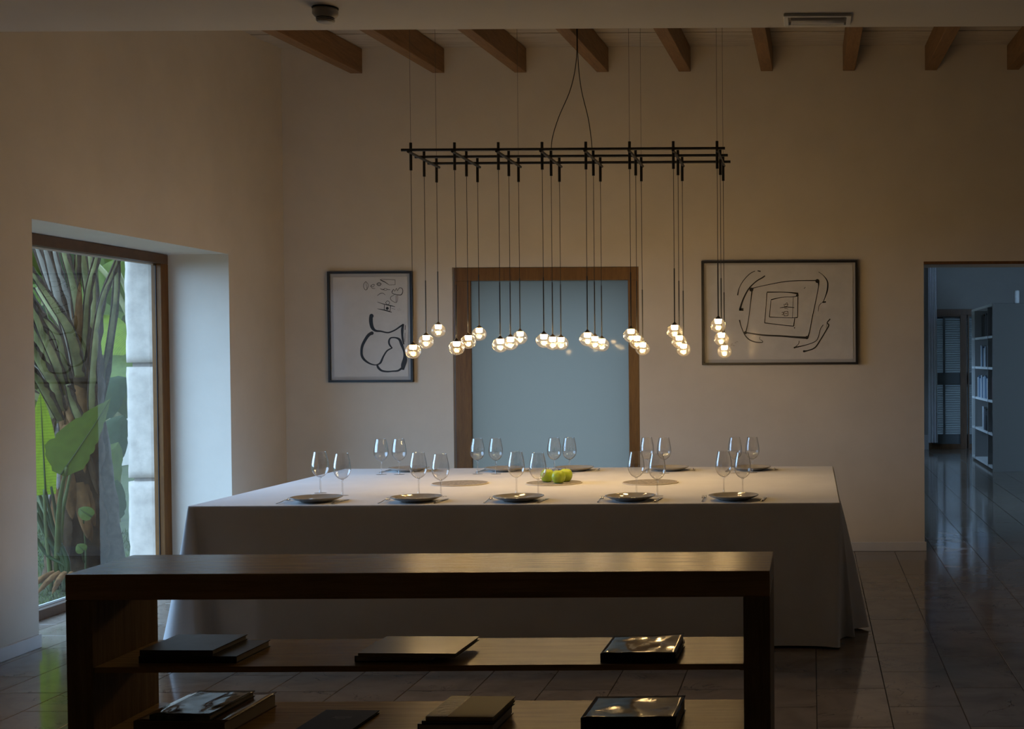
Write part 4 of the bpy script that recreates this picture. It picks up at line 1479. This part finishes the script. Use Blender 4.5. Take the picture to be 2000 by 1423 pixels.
def barky(path, n, amp, seed, ring=0.0):
    m = MB()
    m.tube([p[:3] for p in path], [p[3] for p in path], n)
    out = []
    for x, y, z in m.v:
        c = path[0]
        a = math.atan2(y - path[0][1], x - path[0][0])
        f = amp * noise.noise(Vector((math.cos(a) * 2.2, math.sin(a) * 2.2, z * 4 + seed))) + amp * 0.6 * noise.noise(Vector((x * 22, y * 22, z * 7 + seed)))
        f += ring * abs(math.sin(z * 13 + 1.5 * math.sin(a)))
        out.append((x + math.cos(a) * f, y + math.sin(a) * f, z))
    m.v = out
    return m


obj('trunk', barky(trc, 22, 0.035, 2.0, 0.02), M['bark'], pt, smooth=True)
tr2 = [(-5.43, 9.86, -0.15, 0.12), (-5.45, 9.86, 0.19, 0.1), (-5.46, 9.86, 0.51, 0.085), (-5.47, 9.86, 0.83, 0.055), (-5.47, 9.86, 1.12, 0.02)]
obj('dead_stalk', barky(catmull(tr2, 6), 14, 0.02, 8.0), M['bark_grey'], pt, smooth=True)
PET = [
    [(-5.5, 9.6, 1.43, 0.058), (-5.5, 9.52, 1.65, 0.053), (-5.52, 9.44, 1.89, 0.045), (-5.58, 9.36, 2.34, 0.032), (-5.6, 9.28, 2.65, 0.022), (-5.66, 9.2, 3.01, 0.015)],
    [(-5.43, 9.5, 1.41, 0.049), (-5.4, 9.4, 1.58, 0.049), (-5.39, 9.3, 1.76, 0.045), (-5.43, 9.2, 1.92, 0.037), (-5.52, 9.1, 2.14, 0.027), (-5.62, 9.0, 2.33, 0.018)],
    [(-5.47, 9.45, 1.29, 0.03), (-5.44, 9.36, 1.4, 0.034), (-5.45, 9.27, 1.7, 0.033), (-5.52, 9.18, 1.85, 0.029), (-5.53, 9.09, 1.96, 0.022), (-5.62, 9.0, 2.15, 0.016)],
    [(-5.48, 9.4, 1.28, 0.038), (-5.46, 9.28, 1.47, 0.041), (-5.48, 9.15, 1.71, 0.04), (-5.48, 9.03, 1.88, 0.032), (-5.52, 8.9, 2.07, 0.021)],
    [(-5.51, 9.4, 1.16, 0.038), (-5.5, 9.28, 1.37, 0.048), (-5.51, 9.15, 1.52, 0.044), (-5.5, 9.03, 1.64, 0.032), (-5.56, 8.9, 1.83, 0.021)],
    [(-5.52, 9.4, 1.09, 0.034), (-5.51, 9.23, 1.28, 0.041), (-5.48, 9.07, 1.4, 0.036), (-5.46, 8.9, 1.52, 0.025)],
    [(-5.68, 9.9, 1.54, 0.051), (-5.74, 9.95, 1.84, 0.052), (-5.86, 10.0, 2.15, 0.048), (-5.94, 10.05, 2.4, 0.036), (-6.02, 10.1, 2.75, 0.02)],
    [(-5.67, 9.9, 1.58, 0.032), (-5.67, 9.9, 1.83, 0.032), (-5.67, 9.9, 2.14, 0.026), (-5.66, 9.9, 2.36, 0.022), (-5.65, 9.9, 2.73, 0.016)],
    [(-5.47, 9.6, 1.46, 0.035), (-5.44, 9.6, 1.74, 0.031), (-5.41, 9.6, 2.05, 0.029), (-5.34, 9.6, 2.31, 0.025), (-5.28, 9.6, 2.57, 0.017)],
    [(-5.36, 9.55, 1.05, 0.035), (-5.34, 9.5, 1.2, 0.038), (-5.32, 9.48, 1.38, 0.038), (-5.28, 9.47, 1.74, 0.034), (-5.22, 9.45, 1.99, 0.026), (-5.13, 9.43, 2.18, 0.021), (-5.07, 9.42, 2.31, 0.017), (-4.98, 9.4, 2.48, 0.013)],
    [(-5.87, 10.2, 1.46, 0.029), (-6.0, 10.2, 1.98, 0.033), (-6.07, 10.2, 2.16, 0.029), (-6.17, 10.2, 2.43, 0.024), (-6.28, 10.2, 2.76, 0.016)],
    [(-5.4, 9.5, 1.05, 0.038), (-5.4, 9.43, 1.11, 0.042), (-5.41, 9.37, 1.22, 0.034), (-5.41, 9.3, 1.35, 0.019)],
    [(-5.62, 9.75, 1.5, 0.04), (-5.68, 9.7, 1.9, 0.04), (-5.76, 9.65, 2.2, 0.034), (-5.86, 9.6, 2.6, 0.02)],
    [(-5.60, 9.6, 1.25, 0.04), (-5.68, 9.5, 1.55, 0.04), (-5.74, 9.4, 1.8, 0.034), (-5.80, 9.3, 2.05, 0.02)],
]
for b_, e_, w0 in [((-5.60, 9.80, 1.2), (-5.92, 9.75, 2.6), 0.045), ((-5.58, 9.85, 1.3), (-5.79, 9.8, 2.7), 0.04), ((-5.62, 9.75, 1.1), (-5.97, 9.6, 2.25), 0.042),
                   ((-5.60, 9.7, 1.05), (-5.97, 9.55, 1.95), 0.042), ((-5.62, 9.7, 0.98), (-5.97, 9.5, 1.68), 0.045), ((-5.52, 9.8, 1.3), (-5.56, 9.85, 2.7), 0.036),
                   ((-5.62, 9.95, 1.25), (-6.05, 10.0, 2.45), 0.05), ((-5.6, 9.98, 1.2), (-6.1, 10.1, 2.1), 0.05), ((-5.55, 9.95, 1.3), (-5.80, 10.05, 2.8), 0.05),
                   ((-5.60, 9.62, 0.9), (-5.90, 9.35, 1.45), 0.042), ((-5.50, 9.9, 1.2), (-5.36, 9.95, 2.6), 0.03)]:
    b3, e3 = Vector(b_), Vector(e_)
    mid = b3.lerp(e3, 0.45) + Vector((0.04, 0, 0.06))
    PET.append([tuple(b3) + (w0 * 0.9,), tuple(mid) + (w0,), tuple(b3.lerp(e3, 0.75) + Vector((0.02, 0, 0.03))) + (w0 * 0.8,), tuple(e3) + (w0 * 0.5,)])
for k, p in enumerate(PET):
    c = catmull(p, 5)
    g = obj('petiole', MB().tube([q[:3] for q in c], [q[3] * 0.78 for q in c], 10, 0.55, side=(0.83, 0.55, 0)), M['petiole_grey'] if k in (0, 6, 10, 12, 14, 18, 20) else M['petiole'], pt, smooth=True)
    em = MB()
    pts = []
    rr = []
    for i, q in enumerate(c):
        s = Vector((0.83, 0.55, 0))
        j = 0.15 * noise.noise(Vector((i * 1.7, k, 0)))
        pts.append((q[0] + s.x * q[3] * (0.72 + j), q[1] + s.y * q[3] * (0.72 + j) - 0.006, q[2]))
        rr.append(0.008 + 0.026 * abs(noise.noise(Vector((i * 2.3, k, 4)))))
    em.tube(pts, rr, 5)
    obj('dry_shade_edge', em, M['petiole_edge'], g)
    em = MB()
    em.tube([(q[0] - 0.83 * q[3] * 0.74, q[1] - 0.55 * q[3] * 0.74 - 0.004, q[2]) for q in c], [0.005 + 0.006 * abs(noise.noise(Vector((i * 1.9, k, 9)))) for i in range(len(c))], 5)
    obj('dry_shade_edge', em, M['petiole_edge'], g)
for (b_, t_, w_) in (((-5.66, 9.86, 1.78), (-5.68, 9.84, 2.22), 0.022), ((-5.47, 9.54, 1.62), (-5.43, 9.52, 2.12), 0.028), ((-5.45, 9.5, 0.62), (-5.38, 9.48, 0.2), 0.05), ((-5.52, 9.46, 0.75), (-5.47, 9.44, 0.35), 0.05),
                     ((-5.62, 9.5, 0.5), (-5.55, 9.45, 0.05), 0.05), ((-5.5, 9.47, 1.05), (-5.52, 9.45, 0.7), 0.06)):
    obj('dry_sheath', leaf_blade(b_, t_, w_, 0.02, 0.5, (0.55, -0.83, 0), seed=b_[2]), M['dry'], pt, smooth=True)
rs = random.Random(11)
for q in range(20):
    a = -PI * (0.15 + 0.75 * rs.random())
    z = 0.05 + 1.15 * q / 20
    r_ = 0.17 if z > 0.3 else 0.2
    b_ = (-5.575 + r_ * math.cos(a), 9.7 + r_ * math.sin(a), z + 0.32)
    t_ = (-5.575 + (r_ + 0.05) * math.cos(a + 0.2), 9.7 + (r_ + 0.05) * math.sin(a + 0.2), z)
    obj('dry_sheath', leaf_blade(b_, t_, rs.uniform(0.02, 0.05), 0.015, 0.6, (math.cos(a), math.sin(a), 0.1), seed=q, tear=0.3), M[rs.choice(['dry', 'bark', 'dead', 'bark', 'dry'])], pt, smooth=True)
# crown leaves high above the window head, shading the window from the top
for k in range(9):
    a = -2.4 + k * 0.55
    b_ = Vector((-5.7 + 0.35 * math.cos(a), 9.6 + 0.5 * math.sin(a), 3.0))
    t_ = b_ + Vector((0.9 * math.cos(a) * 0.6 - 0.3, 1.1 * math.sin(a), 1.3))
    obj('leaf', leaf_blade(b_, t_, 0.30, 0.1, 0.2, (0.5 * math.cos(a), 0.5 * math.sin(a), 0.7), tear=0.3, seed=k), M['leaf_mid'], pt, smooth=True)


def stemmed(name, label, ground, stems, leaves, mat, group=None):
    t = thing(name, label, 'plant', (ground[0], ground[1], GR), 0, group)
    for s in stems:
        c = catmull(s, 5)
        obj('stem', MB().tube([q[:3] for q in c], [q[3] * 0.85 for q in c], 8), M['stem_green'], t, smooth=True)
    for lf in leaves:
        g = obj('leaf', leaf_blade(*lf[0], **lf[1]), lf[2] if len(lf) > 2 else mat, t, smooth=True)
        b3, t3 = Vector(lf[0][0]), Vector(lf[0][1])
        nn = Vector(lf[1]['nrm']).normalized()
        off = nn * 0.004
        cc_ = [b3 + (t3 - b3) * u + nn * (lf[1]['droop'] * 4 * u * (1 - u)) + off for u in (0, .2, .4, .6, .8, .97)]
        obj('midrib', MB().tube(cc_, [0.007, 0.006, 0.005, 0.004, 0.003, 0.001], 6), M['midrib'], g, smooth=True)
    return t


def paddle(u):
    return (min(1.0, 0.3 + u * 4.0)) * (1 - max(0, (u - 0.15) / 0.85) ** 1.7) if u < 1 else 0.0


stemmed('young_strelitzia', 'young plant with one large green paddle leaf before the palm trunk', (-5.51, 9.3),
        [[(-5.19, 8.9, 0.78, 0.013), (-5.29, 9.0, 0.6, 0.018), (-5.37, 9.1, 0.41, 0.022), (-5.44, 9.2, 0.17, 0.026), (-5.51, 9.3, GR, 0.034)],
         [(-5.33, 9.2, 0.76, 0.009), (-5.36, 9.2, 0.62, 0.013), (-5.4, 9.2, 0.43, 0.017), (-5.46, 9.25, 0.1, 0.022)]],
        [(((-5.235, 8.9, 0.73), (-4.985, 9.1, 1.255), 0.150), dict(droop=0.03, fold=0.12, nrm=(0.72, -0.69, 0.15), prof=paddle, n=24, tear=0.3, seed=4, asym=0.28))], M['leaf_mid'])
stemmed('lime_leaf_plant', 'plant with an upright lime green leaf at the left window edge', (-5.53, 9.22),
        [[(-5.53, 9.2, 0.6, 0.012), (-5.52, 9.2, 0.3, 0.016), (-5.50, 9.22, GR, 0.02)]],
        [(((-5.52, 9.2, 0.56), (-5.545, 9.2, 1.30), 0.085), dict(droop=-0.02, fold=0.1, nrm=(0.55, -0.83, 0), n=16, seed=2, prof=lambda u: (0.75 + 0.25 * math.sin(u * 3)) * (1 - u ** 4) if u < 1 else 0))], M['leaf_lime'])
straps = []
for s in ([(-5.57, 9.2, 0.58, 0.013), (-5.48, 9.2, 0.32, 0.017), (-5.37, 9.2, 0.08, 0.02)], [(-5.59, 9.2, 0.43, 0.017), (-5.5, 9.2, 0.23, 0.02), (-5.38, 9.2, 0.06, 0.022)],
          [(-5.61, 9.2, 0.27, 0.015), (-5.51, 9.2, 0.12, 0.018), (-5.37, 9.2, 0.03, 0.02)], [(-5.52, 9.2, 0.58, 0.013), (-5.46, 9.2, 0.29, 0.017), (-5.38, 9.2, 0.1, 0.018)],
          [(-5.48, 9.2, 0.62, 0.011), (-5.45, 9.2, 0.43, 0.015), (-5.41, 9.2, 0.1, 0.017)], [(-5.62, 9.25, 0.5, 0.014), (-5.54, 9.25, 0.3, 0.02), (-5.42, 9.22, 0.0, 0.02)],
          [(-5.62, 9.3, 0.36, 0.014), (-5.54, 9.28, 0.2, 0.02), (-5.42, 9.25, -0.05, 0.022)]):
    straps.append(s)
cl = thing('strap_leaf_clump', 'clump of dark green leaf stalks low at the left of the palm trunk', 'plant', (-5.39, 9.2, GR))
for s in straps:
    c = catmull(s + [(-5.385 + random.uniform(-.03, .03), 9.2, GR, 0.022)], 5)
    obj('stalk', MB().tube([q[:3] for q in c], [q[3] * 0.75 for q in c], 8, 0.6, side=(0.83, 0.55, 0)), M['leaf_stalk'] if 'leaf_stalk' in M else M.setdefault('leaf_stalk', plain('dark_green_stalk', (0.020, 0.027, 0.007), 0.5, var=0.4, scale=8.0, spec=0.08)), cl, smooth=True)
for k in range(7):
    a = random.uniform(-0.6, 0.6)
    b_ = (-5.42 + 0.04 * k, 9.12, GR + 0.16)
    obj('dry_leaf', leaf_blade(b_, (b_[0] - 0.18 + 0.07 * k, 9.02, GR + 0.01), 0.022, 0.04, 0.5, (0.3, -0.8, 0.4), seed=k), M['dry'], cl, smooth=True)
stemmed('sprout', 'small bright green sprout leaf on the palm trunk', (-5.22, 9.45),
        [[(-5.28, 9.21, 0.455, 0.004), (-5.33, 9.33, 0.42, 0.005), (-5.42, 9.5, 0.30, 0.007)], [(-5.30, 9.21, 0.20, 0.004), (-5.36, 9.35, 0.15, 0.005), (-5.42, 9.5, 0.02, 0.007)], [(-5.42, 9.5, 0.30, 0.007), (-5.41, 9.5, 0.1, 0.008), (-5.40, 9.47, GR, 0.009)]],
        [(((-5.19, 9.2, 0.40), (-5.285, 9.2, 0.46), 0.05), dict(droop=0.01, fold=0.1, nrm=(0.55, -0.83, 0), n=8, seed=3)),
         (((-5.25, 9.2, 0.15), (-5.30, 9.2, 0.20), 0.04), dict(droop=0.01, fold=0.1, nrm=(0.55, -0.83, 0), n=8, seed=5))], M['leaf_mid'])

# banana clump behind on the right
bp = thing('banana_plant', 'banana plant with broad pale and dark green leaves behind the palm on the right', 'plant', (-6.35, 11.5, GR))
for b_, t_, w_, mt, sd_ in [((-6.52, 11.5, 1.86), (-6.00, 11.3, 1.60), 0.20, 'leaf_lime', 1), ((-6.50, 11.6, 1.52), (-5.98, 11.4, 1.44), 0.17, 'leaf_pale', 2),
                            ((-6.40, 11.3, 1.05), (-6.0, 11.2, 1.38), 0.16, 'leaf_dark', 3), ((-6.42, 11.4, 0.55), (-6.02, 11.2, 1.05), 0.17, 'leaf_dark', 4),
                            ((-6.34, 11.2, 0.28), (-6.02, 11.1, 0.82), 0.15, 'leaf_mid', 5), ((-6.6, 11.8, 1.9), (-6.2, 11.6, 2.45), 0.22, 'leaf_pale', 6),
                            ((-6.36, 11.7, 2.0), (-5.9, 11.5, 2.5), 0.2, 'leaf_mid', 7), ((-6.7, 11.9, 2.1), (-6.75, 11.8, 2.75), 0.2, 'leaf_mid', 8), ((-6.2, 11.2, 0.12), (-5.98, 11.0, 0.5), 0.13, 'leaf_dark', 9)]:
    obj('leaf', leaf_blade(b_, t_, w_, 0.06, 0.25, (0.5, -0.85, 0.15), seed=sd_, tear=0.15), M[mt], bp, smooth=True)
for p in ([(-6.54, 11.5, 2.53, 0.018), (-6.48, 11.5, 2.46, 0.021), (-6.3, 11.5, 2.27, 0.023), (-6.15, 11.5, 1.97, 0.023), (-6.08, 11.5, 1.77, 0.021)],
          [(-6.08, 11.2, 2.37, 0.018), (-6.04, 11.2, 2.28, 0.018), (-5.99, 11.2, 2.15, 0.018), (-5.92, 11.2, 1.95, 0.018)],
          [(-6.35, 11.5, GR, 0.07), (-6.36, 11.5, 0.6, 0.06), (-6.38, 11.5, 1.3, 0.045), (-6.4, 11.5, 1.9, 0.03), (-6.42, 11.5, 2.4, 0.02)]):
    c = catmull(p, 5)
    obj('stalk', MB().tube([q[:3] for q in c], [q[3] for q in c], 8), M['petiole'], bp, smooth=True)
# further clumps closing the view
spots = [(-7.3, 11.6, 'leafy clump deep in the garden at the left window edge'), (-8.0, 13.6, 'leafy clump deep in the garden behind the palm trunk'), (-7.3, 13.2, 'leafy clump deep in the garden between palm and stone reveal'), (-8.8, 13.0, 'leafy clump far back by the garden wall')]
for k, (x, y, lab) in enumerate(spots):
    t = thing('leafy_clump', lab, 'plant', (x, y, GR), 0, 'leafy clumps in the garden')
    rnd = random.Random(40 + k)
    for q in range(13):
        zb_ = rnd.uniform(0.75, 2.0)
        dx = rnd.uniform(-0.55, 0.55)
        b_ = (x + dx * 0.3, y + rnd.uniform(-.3, .3), zb_)
        t_ = (x + dx + rnd.uniform(-.25, .25), y + rnd.uniform(-.4, .1), zb_ + rnd.uniform(0.25, 0.95))
        obj('leaf', leaf_blade(b_, t_, rnd.uniform(0.13, 0.22), 0.08, 0.2, (0.5, -0.8, rnd.uniform(0, .5)), seed=q + k, tear=0.2), M[rnd.choice(['leaf_mid', 'leaf_pale', 'leaf_dark'])], t, smooth=True)
    for q in range(3):
        obj('stalk', MB().tube([(x + 0.1 * q - 0.1, y, GR), (x + 0.12 * q - .1, y, 1.0), (x + 0.2 * q - .2, y, 2.1)], [0.05, 0.04, 0.02], 8), M['petiole'], t, smooth=True)
for k, (x, y, zb_, lab) in enumerate([(-6.95, 11.9, 1.9, 'high arching leaves above the palm stalks at the window head'), (-6.35, 12.6, 2.0, 'high arching leaves at the window head beside the stone reveal')]):
    t = thing('leafy_clump', lab, 'plant', (x, y, GR), 0, 'leafy clumps in the garden')
    rnd = random.Random(70 + k)
    for q in range(14):
        dx = rnd.uniform(-0.6, 0.5)
        b_ = (x + dx * 0.5, y + rnd.uniform(-.3, .3), zb_ + rnd.uniform(-0.2, 0.5))
        t_ = (x + dx + rnd.uniform(-.2, .2), y + rnd.uniform(-.4, .1), b_[2] + rnd.uniform(0.3, 0.8))
        obj('leaf', leaf_blade(b_, t_, rnd.uniform(0.15, 0.24), 0.08, 0.2, (0.5, -0.8, rnd.uniform(0, .4)), seed=q + 9 * k, tear=0.2), M[rnd.choice(['leaf_mid', 'leaf_pale', 'leaf_pale', 'leaf_dark'])], t, smooth=True)
    for q in range(3):
        obj('stalk', MB().tube([(x + 0.1 * q - 0.1, y, GR), (x + 0.12 * q - .1, y, 1.0), (x + 0.2 * q - .2, y, 2.4)], [0.05, 0.04, 0.02], 8), M['petiole'], t, smooth=True)
# clipped hedge beyond the garden wall: leaves nobody could count
m = MB()
m.box(-12.4, -11.6, 15, 27, GR, 2.7)
rnd = random.Random(3)
for k in range(9000):
    y = rnd.uniform(15, 26)
    z = rnd.uniform(GR, 2.9)
    x = -11.6 + rnd.uniform(-0.02, 0.14)
    s = rnd.uniform(0.04, 0.09)
    a, b_ = rnd.uniform(-1, 1), rnd.uniform(-1, 1)
    m.add([(x, y - s, z + a * s), (x + 0.5 * s, y, z - s * 0.5), (x, y + s, z + b_ * s), (x + 0.3 * s, y, z + s * 0.8)], [(0, 1, 2), (0, 2, 3)])
tag(obj('hedge', m, M['grass']), 'green hedge beyond the low garden wall', 'hedge', kind='stuff')
